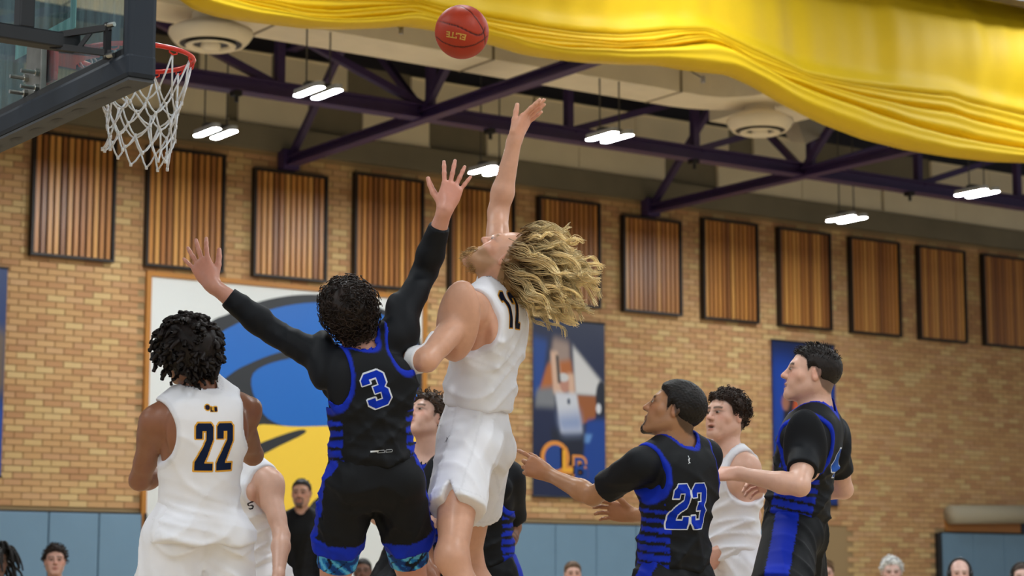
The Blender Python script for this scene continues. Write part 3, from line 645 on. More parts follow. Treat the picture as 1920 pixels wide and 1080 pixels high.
ca = me.color_attributes.new('Col', 'FLOAT_COLOR', 'POINT'); ca.data.foreach_set('color', np.concatenate([cc, np.ones((len(cc), 1))], 1).astype(np.float32).ravel())
link('leather', me, mat('ball_leather', 'a83c24', .5, vcol=True, noise=.06, nscale=30, bump=.06, bscale=260, spec=.3), ball)
# gold outlined lettering wrapped on the ball
M_goldp = mat('ball_gold', 'c9a04e', .35, metal=.5)
tx = text('lettering', 'ELITE', (0, 0, 0), .036, M_goldp, ball, (1, 0, 0), (0, 1, 0), 0.0, offset=.0012)
for v_ in tx.data.vertices:
    a, h_ = -v_.co.x * 1.15 / BR, -v_.co.y / BR
    a -= .15; h_ -= .27
    d = np.array([math.sin(a) * math.cos(h_), -math.cos(a) * math.cos(h_), math.sin(h_)])
    v_.co = bc + (BR + .0007) * (d[0] * xb + d[1] * yb_ + d[2] * zb)
# ================================================================== bodies: blended implicit shapes polygonised into ONE skin
def nrm(v): v = np.asarray(v, float); return v / (np.linalg.norm(v) + 1e-12)
def lerp(a, b, t): return np.asarray(a) * (1 - t) + np.asarray(b) * t
def VC(r, u, a): return rt * r + zz * u + hd * a            # right / up / away from the photographer
def cone(a, b, ra, rb, k=.03, op='+'): return ('c', np.asarray(a, float), np.asarray(b, float), float(ra), float(rb), k, op)
def ball_(c, r, k=.03, op='+'): return cone(c, np.asarray(c) + 1e-5, r, r, k, op)
def elli(c, R, r, k=.03, op='+'): return ('e', np.asarray(c, float), np.asarray(R, float), np.asarray(r, float), None, k, op)
def pd(p, x):
    if p[0] == 'c':
        _, a, b, ra, rb, _, _ = p
        ba = b - a; l2 = ba @ ba
        w = x - a; h = np.clip((w @ ba) / l2, 0, 1)
        q = w - h[..., None] * ba
        return np.sqrt((q * q).sum(-1)) - (ra + (rb - ra) * h)
    _, c, R, r, _, _, _ = p
    q = (x - c) @ R.T
    a = q / r; b = a / r
    k0 = np.sqrt((a * a).sum(-1)) + 1e-9; k1 = np.sqrt((b * b).sum(-1)) + 1e-9
    return k0 * (k0 - 1) / k1
def pb(p, x):            # lower bound used for culling
    if p[0] == 'c': return pd(p, x)
    return np.sqrt(((x - p[1]) ** 2).sum(-1)) - p[3].max()
def smin(a, b, k):
    h = np.maximum(k - abs(a - b), 0) / k
    return np.minimum(a, b) - h * h * k * .25
def evalp(prims, X, cen=None, rad=0., marg=.05):
    """X (nb, m, 3) blocks of points"""
    d = np.full(X.shape[:-1], .5, np.float64)
    for p in prims:
        k = p[5]
        if cen is not None:
            m = pb(p, cen) < rad + marg + k
            if not m.any(): continue
            v = pd(p, X[m])
            d[m] = smin(d[m], v, k) if p[6] == '+' else -smin(-d[m], v, k)
        else:
            v = pd(p, X); d = smin(d, v, k) if p[6] == '+' else -smin(-d, v, k)
    return d
COR = np.array([(i, j, k) for i in (0, 1) for j in (0, 1) for k in (0, 1)])
EDG = [(a, b) for a in range(8) for b in range(a + 1, 8) if abs(COR[a] - COR[b]).sum() == 1]
def nets(vals, lo, h):
    s = vals < 0; n = np.array(vals.shape) - 1
    c = [s[i:n[0] + i, j:n[1] + j, k:n[2] + k] for i, j, k in COR]
    cnt = sum(q.astype(np.int8) for q in c); act = (cnt > 0) & (cnt < 8)
    ix = np.argwhere(act)
    if len(ix) == 0: return np.zeros((0, 3)), np.zeros((0, 4), int)
    cv = np.stack([vals[ix[:, 0] + i, ix[:, 1] + j, ix[:, 2] + k] for i, j, k in COR], 1)
    pos = np.zeros((len(ix), 3)); num = np.zeros(len(ix))
    for a, b in EDG:
        m = (cv[:, a] < 0) != (cv[:, b] < 0)
        t = cv[m, a] / (cv[m, a] - cv[m, b])
        pos[m] += COR[a] + t[:, None] * (COR[b] - COR[a]); num[m] += 1
    V = lo + (ix + pos / num[:, None]) * h
    ids = np.full(act.shape, -1, np.int64); ids[act] = np.arange(len(ix))
    F = []
    for ax in range(3):
        sl0 = [slice(None)] * 3; sl1 = [slice(None)] * 3; sl0[ax] = slice(0, -1); sl1[ax] = slice(1, None)
        a, b = s[tuple(sl0)], s[tuple(sl1)]
        e = np.argwhere(a != b); u, w = [(1, 2), (2, 0), (0, 1)][ax]
        ok = (e[:, u] > 0) & (e[:, w] > 0) & (e[:, u] < n[u]) & (e[:, w] < n[w]); e = e[ok]
        inside = a[tuple(e.T)]
        q = []
        for du, dw in ((-1, -1), (0, -1), (0, 0), (-1, 0)):
            g = e.copy(); g[:, u] += du; g[:, w] += dw; q.append(ids[tuple(g.T)])
        q = np.stack(q, 1); q[~inside] = q[~inside][:, ::-1]; F.append(q)
    return V, np.concatenate(F)
def relax(V, F, it=2):
    e = np.concatenate([F[:, [0, 1]], F[:, [1, 2]], F[:, [2, 3]], F[:, [3, 0]]]); n = len(V); a = np.concatenate([e[:, 0], e[:, 1]]); b = np.concatenate([e[:, 1], e[:, 0]]); w = np.bincount(a, minlength=n)[:, None] + 1e-9
    for k in range(it):
        A = np.stack([np.bincount(a, V[b, i], n) for i in range(3)], 1) / w; V = V + (.5 if k % 2 == 0 else -.34) * (A - V)
    return V
def smax(a, b, k): return -smin(-a, -b, k)
def polygonise(prims, lo, hi, h, post=None, marg=.03, it=0):
    """post(d, X) may add folds or cut openings"""
    lo = np.asarray(lo, float); B = 8
    nb = np.maximum(1, np.ceil((np.asarray(hi) - lo) / (h * B)).astype(int)); n = nb * B
    bc = lo + (np.stack(np.meshgrid(*[np.arange(k) for k in nb], indexing='ij'), -1).reshape(-1, 3) * B + (B - 1) / 2) * h
    rad = h * B * .5 * 1.7321
    dc = evalp(prims, bc[:, None], bc, .4, .1)[:, 0]
    if post is not None: dc = post(dc[:, None], bc[:, None])[:, 0]
    act = abs(dc) < rad * 1.35 + marg
    loc = np.stack(np.meshgrid(*[np.arange(B)] * 3, indexing='ij'), -1).reshape(-1, 3) * h
    X = (bc[act] - (B - 1) / 2 * h)[:, None] + loc
    d = evalp(prims, X, bc[act], rad, marg)
    if post is not None: d = post(d, X)
    full = np.repeat(np.where(dc < 0, -1., 1.)[:, None], B ** 3, 1); full[act] = d
    vals = full.reshape(*nb, B, B, B).transpose(0, 3, 1, 4, 2, 5).reshape(*n)
    V, F = nets(vals, lo, h)
    return (relax(V, F, it) if it and len(F) else V), F
def bounds(prims, pad):
    lo = np.full(3, 1e9); hi = -lo
    for p in prims:
        if p[6] == '-': continue
        if p[0] == 'c': pts = [(p[1], p[3]), (p[2], p[4])]
        else: pts = [(p[1], p[3].max())]
        for c, r in pts: lo = np.minimum(lo, c - r); hi = np.maximum(hi, c + r)
    return lo - pad, hi + pad
def keep_faces(V, F, fn):
    m = fn(V[F].mean(1)); F = F[m]; u, inv = np.unique(F, return_inverse=True)
    return V[u], inv.reshape(-1, 4)
def vmesh(name, parts, mats, parent, color, smooth=True):
    """parts: list of (V, F); color: fn(V) -> linear rgb"""
    V = np.concatenate([p[0] for p in parts]); k = 0; F = []
    for v, f in parts: F.append(f + k); k += len(v)
    F = np.concatenate(F)
    me = bpy.data.meshes.new(name); me.vertices.add(len(V)); me.vertices.foreach_set('co', V.astype(np.float32).ravel())
    m = F.shape[1]
    me.loops.add(F.size); me.loops.foreach_set('vertex_index', F.astype(np.int32).ravel())
    me.polygons.add(len(F)); me.polygons.foreach_set('loop_start', np.arange(0, F.size, m, dtype=np.int32))
    me.update(calc_edges=True)
    if smooth: me.shade_smooth()
    c = color(V) if callable(color) else (color if np.ndim(color) == 2 else np.tile(color, (len(V), 1)))
    ca = me.color_attributes.new('Col', 'FLOAT_COLOR', 'POINT')
    ca.data.foreach_set('color', np.concatenate([c, np.ones((len(c), 1))], 1).astype(np.float32).ravel())
    return link(name, me, mats, parent)
def tubes(curves, radii, n=4):
    """curves (N, m, 3), radii (N, m) -> one V, F"""
    C = np.asarray(curves, float); N_, m, _ = C.shape; t = np.gradient(C, axis=1); t /= np.linalg.norm(t, axis=-1, keepdims=True) + 1e-9
    ref = np.where(abs(t[..., 2:3]) < .85, np.array([0, 0, 1.]), np.array([1., 0, 0])); u = np.cross(t, ref); u /= np.linalg.norm(u, axis=-1, keepdims=True) + 1e-9; w = np.cross(u, t)
    an = np.arange(n) * 2 * math.pi / n
    V = C[:, :, None] + radii[:, :, None, None] * (np.cos(an)[None, None, :, None] * u[:, :, None] + np.sin(an)[None, None, :, None] * w[:, :, None])
    g = np.arange(N_ * m * n).reshape(N_, m, n); gn = np.roll(g, -1, 2)
    F = np.stack([g[:, :-1], gn[:, :-1], gn[:, 1:], g[:, 1:]], -1).reshape(-1, 4)
    return V.reshape(-1, 3), F
M_skin = mat('skin', 'c08060', 0.37, vcol=True, noise=.05, nscale=35, bump=.012, bscale=180, spec=.45)
M_cloth = mat('jersey_cloth', 'ffffff', 0.62, vcol=True, noise=.03, nscale=12, bump=.012, bscale=300, spec=.2)
M_hair = mat('hair', '221a15', 0.5, vcol=True, spec=.25)
M_eye = mat('eye', 'ffffff', 0.15, vcol=True)
M_print = mat('print', 'ffffff', 0.7, vcol=True, spec=.1)
def solve(parent, px, py, L, sgn):
    """place a joint on the sight line of a photo pixel at bone length L from its parent"""
    r = ray(px, py); w = CAMP - parent; a = r @ r; b = w @ r; c = w @ w - L * L; D = b * b - a * c
    d = (-b + sgn * math.sqrt(max(D, 0))) / a
    q = CAMP + r * d
    if D < 0: q = parent + (q - parent) / np.linalg.norm(q - parent) * min(np.linalg.norm(q - parent), L * 1.15)
    return q
def rot(v, ax, a):
    ax = nrm(ax); return v * math.cos(a) + np.cross(ax, v) * math.sin(a) + ax * (ax @ v) * (1 - math.cos(a))
def hand_prims(w, d, n, side, S=1., curl=(.15, .2, .15), spread=.16, thumb=(.75, .25), fing=None):
    d = nrm(d); n = nrm(n - d * (n @ d)); s = np.cross(d, n) if side == 'R' else np.cross(n, d)
    pr = [elli(w + d * .052 * S - n * .001, np.stack([s, d, n]), np.array([.041, .056, .0165]) * S, .02),
          cone(w - d * .01 * S, w + d * .03 * S, .0245 * S, .024 * S, .02)]
    offs = [(.092, .031), (.096, .0105), (.092, -.0105), (.083, -.030)]; lens = [(.042, .026, .021), (.046, .030, .022), (.042, .028, .021), (.033, .021, .019)]; rad = [.0088, .009, .0086, .0076]
    tips = []
    for i in range(4):
        kn = w + (d * offs[i][0] + s * offs[i][1] - n * .002) * S
        pr.append(cone(w + (d * .03 + s * offs[i][1] * .55) * S, kn, .0125 * S, .0112 * S, .014))
        c3 = curl if fing is None else fing[i]
        dr = rot(d, n, (-1 if side == 'L' else 1) * -spread * (1.5 - i) * .8) if True else d
        # rotate sideways toward/away from the thumb
        dr = nrm(d + s * math.tan(spread * (1.5 - i) * .72))
        ax = nrm(np.cross(dr, n)); p = kn; r = rad[i] * S
        for j in range(3):
            dr = rot(dr, ax, c3[j]); q = p + dr * lens[i][j] * S
            pr.append(cone(p, q, r, r * .92, .006)); p = q; r *= .93
        tips.append(p)
    base = w + (d * .022 + s * .026 + n * .008) * S
    td = nrm(d * math.cos(thumb[0]) + s * math.sin(thumb[0]) + n * thumb[1]); p = base; r = .0135 * S
    for j, L in enumerate((.046, .034, .027)):
        q = p + td * L * S; pr.append(cone(p, q, r, r * .86, .012 if j == 0 else .006)); p = q; r *= .86; td = nrm(td + d * .22 + n * .05)
    tips.append(p)
    return pr, tips
def head_prims(c, R, S=1., jaw=1., nose=1., mouth=0.):
    """R rows: right, forward, up"""
    X, Y, Z = R
    def pt(x, y, z): return c + (X * x + Y * y + Z * z) * S
    E_ = lambda p, r, k=.02, op='+': elli(pt(*p), R, np.array(r) * S, k * S, op)
    Cn = lambda a, b, ra, rb, k=.02, op='+': cone(pt(*a), pt(*b), ra * S, rb * S, k * S, op)
    pr = [E_((0, -.014, .034), (.0765, .098, .084), .03), E_((0, .034, -.028), (.060, .060, .088), .03), E_((0, -.02, -.03), (.064, .07, .06), .03)]
    for s in (-1, 1):
        pr.append(Cn((s * .047, -.004, -.056), (s * .018, .072, -.098 * jaw), .021, .018, .022))
        pr.append(Cn((s * .050, .050, -.022), (s * .040, .066, -.016), .018, .017, .02))            # cheekbone
        pr.append(E_((s * .030, .072, -.052), (.022, .018, .03), .02))
    pr.append(Cn((-.012, .075, -.100 * jaw), (.012, .075, -.100 * jaw), .018, .018, .025))             # chin
    pr.append(Cn((-.036, .077, .022), (.036, .077, .022), .0155, .0155, .018))                       # brow
    for s in (-1, 1): pr.append(E_((s * .031, .101, .001), (.0175, .017, .0115), .010, '-'))         # eye socket
    for s in (-1, 1):
        pr.append(E_((s * .031, .0785, .000), (.017, .0135, .0125), .004))                            # lid
    pr.append(Cn((0, .088, .012), (0, .111 * (1 + .03 * (nose - 1)), -.026), .0085, .0105, .012))
    pr.append(Cn((0, .108, -.026), (0, .112 + .006 * (nose - 1), -.029), .0105, .0105, .006))
    for s in (-1, 1): pr.append(Cn((s * .011, .099, -.032), (s * .009, .103, -.031), .0078, .0078, .007))
    pr.append(E_((0, .0905, -.0605), (.024, .0125, .0075), .008)); pr.append(E_((0, .088, -.0735 - .010 * mouth), (.021, .0125, .008), .008))
    if mouth: pr.append(E_((0, .104, -.0675 - .004 * mouth), (.017, .02, .003 + .006 * mouth), .004, '-'))
    for s in (-1, 1):
        pr.append(E_((s * .0775, -.012, -.004), (.0085, .0175, .031), .008)); pr.append(E_((s * .086, -.010, -.001), (.006, .0095, .018), .005, '-'))
        pr.append(Cn((s * .079, -.024, .016), (s * .081, -.026, -.006), .006, .006, .006))
    return pr
LIPS = srgb('9c5648')
def head_paint(V, c, R, S, skin, opt):
    q = (V - c) @ R.T / S; x, y, z = q.T; ax = abs(x)
    C = np.tile(skin, (len(V), 1)); near = (((q - (0, 0, -.02)) / (.096, .128, .155)) ** 2).sum(1) < 1
    def put(m, col, a=1.):
        nonlocal C
        m = np.clip(m, 0, 1) * a * near; C = C * (1 - m[:, None]) + np.array(col) * m[:, None]
    red = np.array(skin) * (1.12, .78, .74)
    put(np.exp(-(((ax - .045) / .022) ** 2 + ((z + .022) / .022) ** 2)) * (y > .03), red, .45)
    put(np.exp(-((ax / .016) ** 2 + ((z + .028) / .014) ** 2)) * (y > .09), red, .5)
    put((ax > .074) * (y < .02) * (y > -.05) * (abs(z) < .05), red, .35)
    st = opt.get('beard')
    if st:
        col, amt, kind = st
        fade = np.clip((y + .012) / .02, 0, 1)
        if kind == 'full': m = np.clip((-.036 - z + .25 * (.1 - y) * 0 + .35 * np.maximum(0, .03 - y)) / .012, 0, 1) * fade * (y > -.02) * np.clip((z + .135) / .01, 0, 1); m = np.maximum(m, np.exp(-((z + .048) / .007) ** 2) * (ax < .028) * (y > .07))
        elif kind == 'goatee': m = np.maximum(np.clip((-.078 - z) / .006, 0, 1) * (ax < .026) * (y > .05), np.exp(-((z + .048) / .006) ** 2) * (ax < .03) * (y > .07)); m = np.maximum(m, np.exp(-((ax - .029) / .006) ** 2) * (z < -.045) * (z > -.10) * (y > .05))
        else: m = np.clip((-.045 - z) / .015, 0, 1) * fade
        put(m, col, amt)
    lipc = opt.get('lips', np.array(skin) * (.74, .42, .40))
    put(np.exp(-((ax / .023) ** 4 + ((z + .061) / .0062) ** 2)) * (y > .075), lipc, .85)
    put(np.exp(-((ax / .021) ** 4 + ((z + .0745 + .010 * opt.get('mouth', 0)) / .0072) ** 2)) * (y > .07), lipc, .85)
    put(np.exp(-((ax / .020) ** 4 + ((z + .0675 + .004 * opt.get('mouth', 0)) / (.0024 + .005 * opt.get('mouth', 0))) ** 2)) * (y > .07), srgb('3a1a16'), .9)  # shade of the mouth opening painted between the lips
    bz = .020 + .004 * np.cos((ax - .03) / .03 * 1.5)
    put(np.exp(-(((z - bz) / .0056) ** 4)) * (ax > .010) * (ax < .052) * (y > .042), opt.get('brow', srgb('2a1c14')), .86)
    put(np.exp(-(((ax - .031) / .0205) ** 4 + ((z - .0062) / .0040) ** 2)) * (y > .06), opt.get('lash', srgb('1a100c')), .9)       # lash line
    put(np.exp(-(((ax - .031) / .02) ** 2 + ((z + .002) / .012) ** 2)) * (y > .06), np.array(skin) * (.52, .40, .37), .7)  # eye socket shade, painted as darker skin
    # nostrils
    put(np.exp(-(((ax - .007) / .0035) ** 2 + ((z + .0385) / .003) ** 2)) * (y > .09), srgb('2c120e'), .8)
    hl = opt.get('scalp')
    if hl is not None:
        m = hair_mask(q, opt.get('line', HL)); put(np.clip(m / .008 + .5, 0, 1), hl, opt.get('scalp_a', .9))
    return C
HL = ([-.12, -.075, -.05, -.03, -.012, .004, .016, .030, .055, .085, .12], [-.085, -.08, -.062, -.02, .016, .018, -.012, .035, .052, .070, .085])
def hair_mask(q, line=HL): return q[:, 2] - np.interp(q[:, 1] - .25 * np.maximum(0, abs(q[:, 0]) - .045), line[0], line[1])
def make_eyes(c, R, S, parent, iris, look=(0, 0)):
    X, Y, Z = R
    for s in (-1, 1):
        o = c + (X * s * .031 + Y * .0822 + Z * .0005) * S; n_, m_ = 16, 12
        th = np.linspace(0, math.pi, m_ + 1); ph = np.linspace(0, 2 * math.pi, n_ + 1)[:-1]
        D = np.stack([np.outer(np.sin(th), np.cos(ph)), np.outer(np.cos(th), np.ones(n_)), np.outer(np.sin(th), np.sin(ph))], -1).reshape(-1, 3)
        r = np.array([.0135, .0135, .0070]) * S
        V = o + (D[:, :1] * r[0]) * X + (D[:, 1:2] * r[1]) * Y + (D[:, 2:] * r[2]) * Z
        g = np.arange((m_ + 1) * n_).reshape(m_ + 1, n_); gn = np.roll(g, -1, 1); F = np.stack([g[:-1], gn[:-1], gn[1:], g[1:]], -1).reshape(-1, 4)
        dd = np.sqrt((D[:, 0] * r[0] / S - look[0]) ** 2 + (D[:, 2] * r[2] / S - look[1]) ** 2)
        C = np.tile(srgb('a2978d'), (len(V), 1)); C[(dd < .0082) & (D[:, 1] > 0)] = srgb(iris); C[(dd < .0034) & (D[:, 1] > 0)] = (.004, .004, .004)
        vmesh('eye', [(V, F)], M_eye, parent, C)
# ------------------------------------------------------------------ hair
def scalp_points(n, c, R, S, line=HL, seed=1, thick=0.0, lo=None):
    r = np.random.default_rng(seed); out = []; 
    while sum(len(o) for o in out) < n:
        d = r.normal(size=(n * 2, 3)); d /= np.linalg.norm(d, axis=1)[:, None]
        q = d * (np.array([.0765, .098, .084]) + thick) + (0, -.014, .034); m = hair_mask(q, line) > 0
        out.append(np.concatenate([q[m], d[m] / np.array([.0765, .098, .084]) * .085], 1))
    o = np.concatenate(out)[:n]; p = c + (o[:, :3] * S) @ R; nn = o[:, 3:] @ R; nn /= np.linalg.norm(nn, axis=1)[:, None]
    return p, nn, o[:, :3]
def hair_cap(c, R, S, th, line=HL, rough=0., seed=0, h=.0045, extra=(), col=None, parent=None, name='hair', freq=120.):
    X, Y, Z = R; ce = c + (X * 0 + Y * -.014 + Z * .034) * S
    pr = [elli(ce, R, (np.array([.0765, .098, .084]) + th) * S, .02)] + list(extra)
    lo, hi = bounds(pr, .02); rg = np.random.default_rng(seed); A = rg.normal(size=(5, 3)) * freq; phs = rg.uniform(0, 6, 5)
    def post(d, Xp):
        q = (Xp - c) @ R.T / S
        if rough: 
            n = sum(np.sin(Xp @ A[i] + phs[i] + 1.5 * np.sin(Xp @ A[(i + 1) % 5] * .7)) for i in range(5)) / 5; d = d + rough * n
        cut = -(q[..., 2] - np.interp(q[..., 1] - .25 * np.maximum(0, abs(q[..., 0]) - .045), line[0], line[1]))
        return np.maximum(d + (th + .002) * S * (1 - np.clip(-cut / .035, 0, 1)) ** 2, cut * S * .8)
    return polygonise(pr, lo, hi, h, post, .03, 1)
def hcol(base, var=.25, seed=0, tip=None):
    b = np.array(srgb(base)) if isinstance(base, str) else np.array(base)
    def f(V):
        n = .5 + .5 * np.sin(V @ np.array([71., 53., 67.]) + 3 * np.sin(V @ np.array([23., -31., 41.])))
        return b * (1 - var + 2 * var * n[:, None])
    return f
def style_curls(c, R, S, n, length, rad, tube, line=HL, seed=1, turns=1.8, m=16, up=0.0):
    p, nn, q = scalp_points(n, c, R, S, line, seed, .004); r = np.random.default_rng(seed + 5)
    t = np.linspace(0, 1, m); L = length * r.uniform(.6, 1.15, n); a = np.cross(nn, r.normal(size=(n, 3))); a /= np.linalg.norm(a, axis=1)[:, None]; b = np.cross(nn, a)
    dirn = nn + np.array([0, 0, up]) + .35 * r.normal(size=(n, 3)); dirn /= np.linalg.norm(dirn, axis=1)[:, None]
    ph = r.uniform(0, 6.28, n)[:, None] + t[None] * 2 * math.pi * turns * r.uniform(.7, 1.3, n)[:, None]; rr = rad * r.uniform(.6, 1.3, n)[:, None] * np.minimum(1, t * 4)[None]
    C = p[:, None] + dirn[:, None] * (L[:, None] * (1 - (1 - t) ** 1.5))[..., None] + a[:, None] * (rr * np.cos(ph))[..., None] + b[:, None] * (rr * np.sin(ph))[..., None]
    return tubes(C, np.broadcast_to(tube * (1 - .35 * t), (n, m)), 4)
# ------------------------------------------------------------------ garments
def folds(seed, amp, freq=55., aniso=(1, 1, .30)):
    r = np.random.default_rng(seed); A = r.normal(size=(6, 3)) * freq * np.array(aniso); B = r.normal(size=(6, 3)) * freq * .28; ph = r.uniform(0, 6.28, 6)
    def f(X):
        s = 0
        for i in range(6): s = s + (1 - abs(np.sin(.5 * (X @ A[i]) + ph[i] + 1.1 * np.sin(X @ B[i]))) * 2) / (1 + .25 * i)
        return amp * s / 3.6
    return f
def dirfolds(seed, axr, axu, specs):
    """cloth creases: ridged waves running across (axr) or up (axu) the garment, fading in and out in patches"""
    r = np.random.default_rng(seed); L = []
    for th, wl, amp in specs:
        th = math.radians(th); a = (axr * math.cos(th) + axu * math.sin(th)) * 2 * math.pi / wl
        L.append((a, r.normal(size=3) * 9, r.normal(size=3) * 7, r.uniform(0, 6.28, 3), amp))
    def f(X):
        s = 0.
        for a, b, m, ph, amp in L:
            s = s + amp * (.35 - 1.7 * (1 - abs(np.sin(.5 * (X @ a) + ph[0] + 1.3 * np.sin(X @ b + ph[1])))) ** 2.2) * np.clip(.45 + .75 * np.sin(X @ m + ph[2]), 0, 1)
        return s
    return f
def poly_sdf(poly, x, y):
    P_ = np.array(poly, float); d = np.full(x.shape, 1e9); ins = np.zeros(x.shape, bool)
    for i in range(len(P_)):
        a, b = P_[i], P_[(i + 1) % len(P_)]; e = b - a; wx, wy = x - a[0], y - a[1]
        t = np.clip((wx * e[0] + wy * e[1]) / (e @ e), 0, 1); d = np.minimum(d, (wx - t * e[0]) ** 2 + (wy - t * e[1]) ** 2)
        c = (a[1] > y) != (b[1] > y)
        xi = a[0] + (y - a[1]) * e[0] / (e[1] if abs(e[1]) > 1e-9 else 1e-9); ins ^= c & (x < xi)
    return np.where(ins, -1, 1) * np.sqrt(d)
GL = {
 '3': [(.2, 0), (.8, 0), (1, .2), (1, .62), (.87, .75), (1, .88), (1, 1.3), (.8, 1.5), (.2, 1.5), (0, 1.3), (0, 1.05), (.36, 1.05), (.36, 1.2), (.64, 1.2), (.64, .9), (.38, .9), (.38, .6), (.64, .6), (.64, .3), (.36, .3), (.36, .45), (0, .45), (0, .2)],
 '2': [(0, 0), (1, 0), (1, .42), (.66, .42), (.66, .3), (.38, .3), (.38, .48), (.85, .72), (1, .86), (1, 1.3), (.8, 1.5), (.2, 1.5), (0, 1.3), (0, 1.02), (.36, 1.02), (.36, 1.2), (.64, 1.2), (.64, .98), (.15, .72), (0, .58)],
 'n2': [(0, 0.0), (1, 0.0), (1, 0.435), (0.55, 0.435), (1, 1.667), (1, 2.465), (0.86, 2.639), (0.12, 2.639), (0, 2.465), (0, 1.769), (0.4, 1.769), (0.4, 2.175), (0.6, 2.175), (0.6, 1.74), (0, 0.464)],
 'n1': [(0.3, 0.0), (0.72, 0.0), (0.72, 2.639), (0.42, 2.639), (0.12, 2.32), (0.12, 1.812), (0.3, 1.958)],
 '4': [(.58, 0), (.95, 0), (.95, .3), (1.05, .3), (1.05, .6), (.95, .6), (.95, 1.5), (.55, 1.5), (0, .62), (0, .3), (.58, .3)],
 'E': [(0, 0), (1, 0), (1, .5), (.7, .5), (.7, .3), (.42, .3), (.42, .62), (.7, .62), (.7, .88), (.42, .88), (.42, 1.2), (.7, 1.2), (.7, 1.0), (1, 1.0), (1, 1.5), (0, 1.5), (0, 1.2), (.1, 1.2), (.1, .3), (0, .3)],
 'S': [(0, .25), (.2, 0), (.8, 0), (1, .25), (1, .65), (.8, .88), (.36, .95), (.36, 1.2), (.66, 1.2), (.66, 1.05), (1, 1.05), (1, 1.3), (.8, 1.5), (.2, 1.5), (0, 1.3), (0, .9), (.2, .68), (.64, .6), (.64, .3), (.34, .3), (.34, .45), (0, .45)],
 'L': [(0, 0), (.9, 0), (.9, .4), (.42, .4), (.42, 1.5), (0, 1.5)],
 'B': [(0, 0), (.8, 0), (1, .2), (1, .62), (.88, .76), (1, .9), (1, 1.3), (.8, 1.5), (0, 1.5)],
 'logo': [(.0, .1), (.35, .3), (.3, .75), (.55, 1.05), (.45, 1.3), (.6, 1.5), (.8, 1.35), (.72, 1.05), (1.0, .95), (.75, .8), (.6, .45), (.95, .1), (.5, .18), (.2, 0)],
 'bar': [(0, 0), (1, 0), (1, .3), (0, .3)],
 'disc': [(.5 + .5 * math.cos(a), .75 + .55 * math.sin(a)) for a in np.linspace(0, 6.2832, 15)[:-1]],
 'jump': [(.1, 0), (.35, .45), (.45, .8), (.1, 1.1), (.2, 1.2), (.55, 1.0), (.62, 1.5), (.78, 1.5), (.75, .95), (.7, .6), (1, .2), (.9, .1), (.55, .42), (.25, 0)],
}
from mathutils.bvhtree import BVHTree
def decal(garment, glyphs, px, py, wdt, right, upd, out, fill, line=None, lw=.008, gap=.18, name='number', slant=0., ys=1.):
    """printed glyphs laid on the cloth; (px, py) is where the print's middle is seen"""
    me = garment.data; n = len(me.vertices); co = np.empty(n * 3, np.float32); me.vertices.foreach_get('co', co); co = co.reshape(-1, 3)
    pol = np.empty(len(me.loops), np.int32); me.loops.foreach_get('vertex_index', pol)
    bv = BVHTree.FromPolygons([tuple(v) for v in co.tolist()], pol.reshape(-1, 4).tolist())
    hit = bv.ray_cast(Vector(CAMP), Vector(nrm(ray(px, py))))[0]
    if hit is None: print('decal miss', glyphs, px, py); return
    hit = np.array(hit); ns = []
    for a_ in (-.5, 0, .5):
        for b_ in (-.5, 0, .5):
            h_ = bv.ray_cast(Vector(hit + right * a_ * wdt * len(glyphs) + upd * b_ * wdt * 1.5 + nrm(out) * .12), Vector(-nrm(out)), .3)
            if h_[0] is not None and np.array(h_[1]) @ out > .2: ns.append(np.array(h_[1]))
    if ns:
        out = nrm(np.mean(ns, 0) + .3 * nrm(out)); r2 = np.cross(upd, out); right = r2 if r2 @ right > 0 else -r2
    right = nrm(right); upd = nrm(upd - right * (upd @ right) - out * (upd @ out))
    G = [[(x_, y_ * ys) for x_, y_ in GL[g]] for g in glyphs]; hh = max(p[1] for g in G for p in g); tot = len(G) + gap * (len(G) - 1)
    st = .0022
    pad = lw * 2 + .004; W_, H_ = tot * wdt, hh * wdt
    us = np.arange(-W_ / 2 - pad, W_ / 2 + pad, st); vs = np.arange(-H_ / 2 - pad, H_ / 2 + pad, st); U_, V_ = np.meshgrid(us, vs)
    gx = (U_ - slant * V_ + W_ / 2) / wdt; gy = (V_ + H_ / 2) / wdt
    sd = np.minimum.reduce([poly_sdf(g, gx - i * (1 + gap), gy) for i, g in enumerate(G)]) * wdt
    lay_ = [(sd < 0, fill, .0016)]
    if line is not None: lay_.append((sd < lw, line, .0008))
    base = hit + U_[..., None] * right + V_[..., None] * upd + out * .12
    need = sd < lw + st * 2
    pos = np.full(U_.shape + (3,), np.nan)
    for i, j in np.argwhere(need):
        h_ = bv.ray_cast(Vector(base[i, j]), Vector(-out), .3)
        if h_[0] is not None: pos[i, j] = np.array(h_[0])
    parts = []; cols = []
    for m, col, lift in lay_[::-1]:
        ok = m & ~np.isnan(pos[..., 0]); q = ok[:-1, :-1] & ok[1:, :-1] & ok[1:, 1:] & ok[:-1, 1:]
        ids = -np.ones(ok.shape, int); ids[ok] = np.arange(ok.sum()); Vv = pos[ok] + out * lift
        F = np.stack([ids[:-1, :-1][q], ids[:-1, 1:][q], ids[1:, 1:][q], ids[1:, :-1][q]], 1)
        if len(F): vmesh(name if col is fill else name + '_outline', [(Vv, F)], M_print, garment, np.array(srgb(col)))
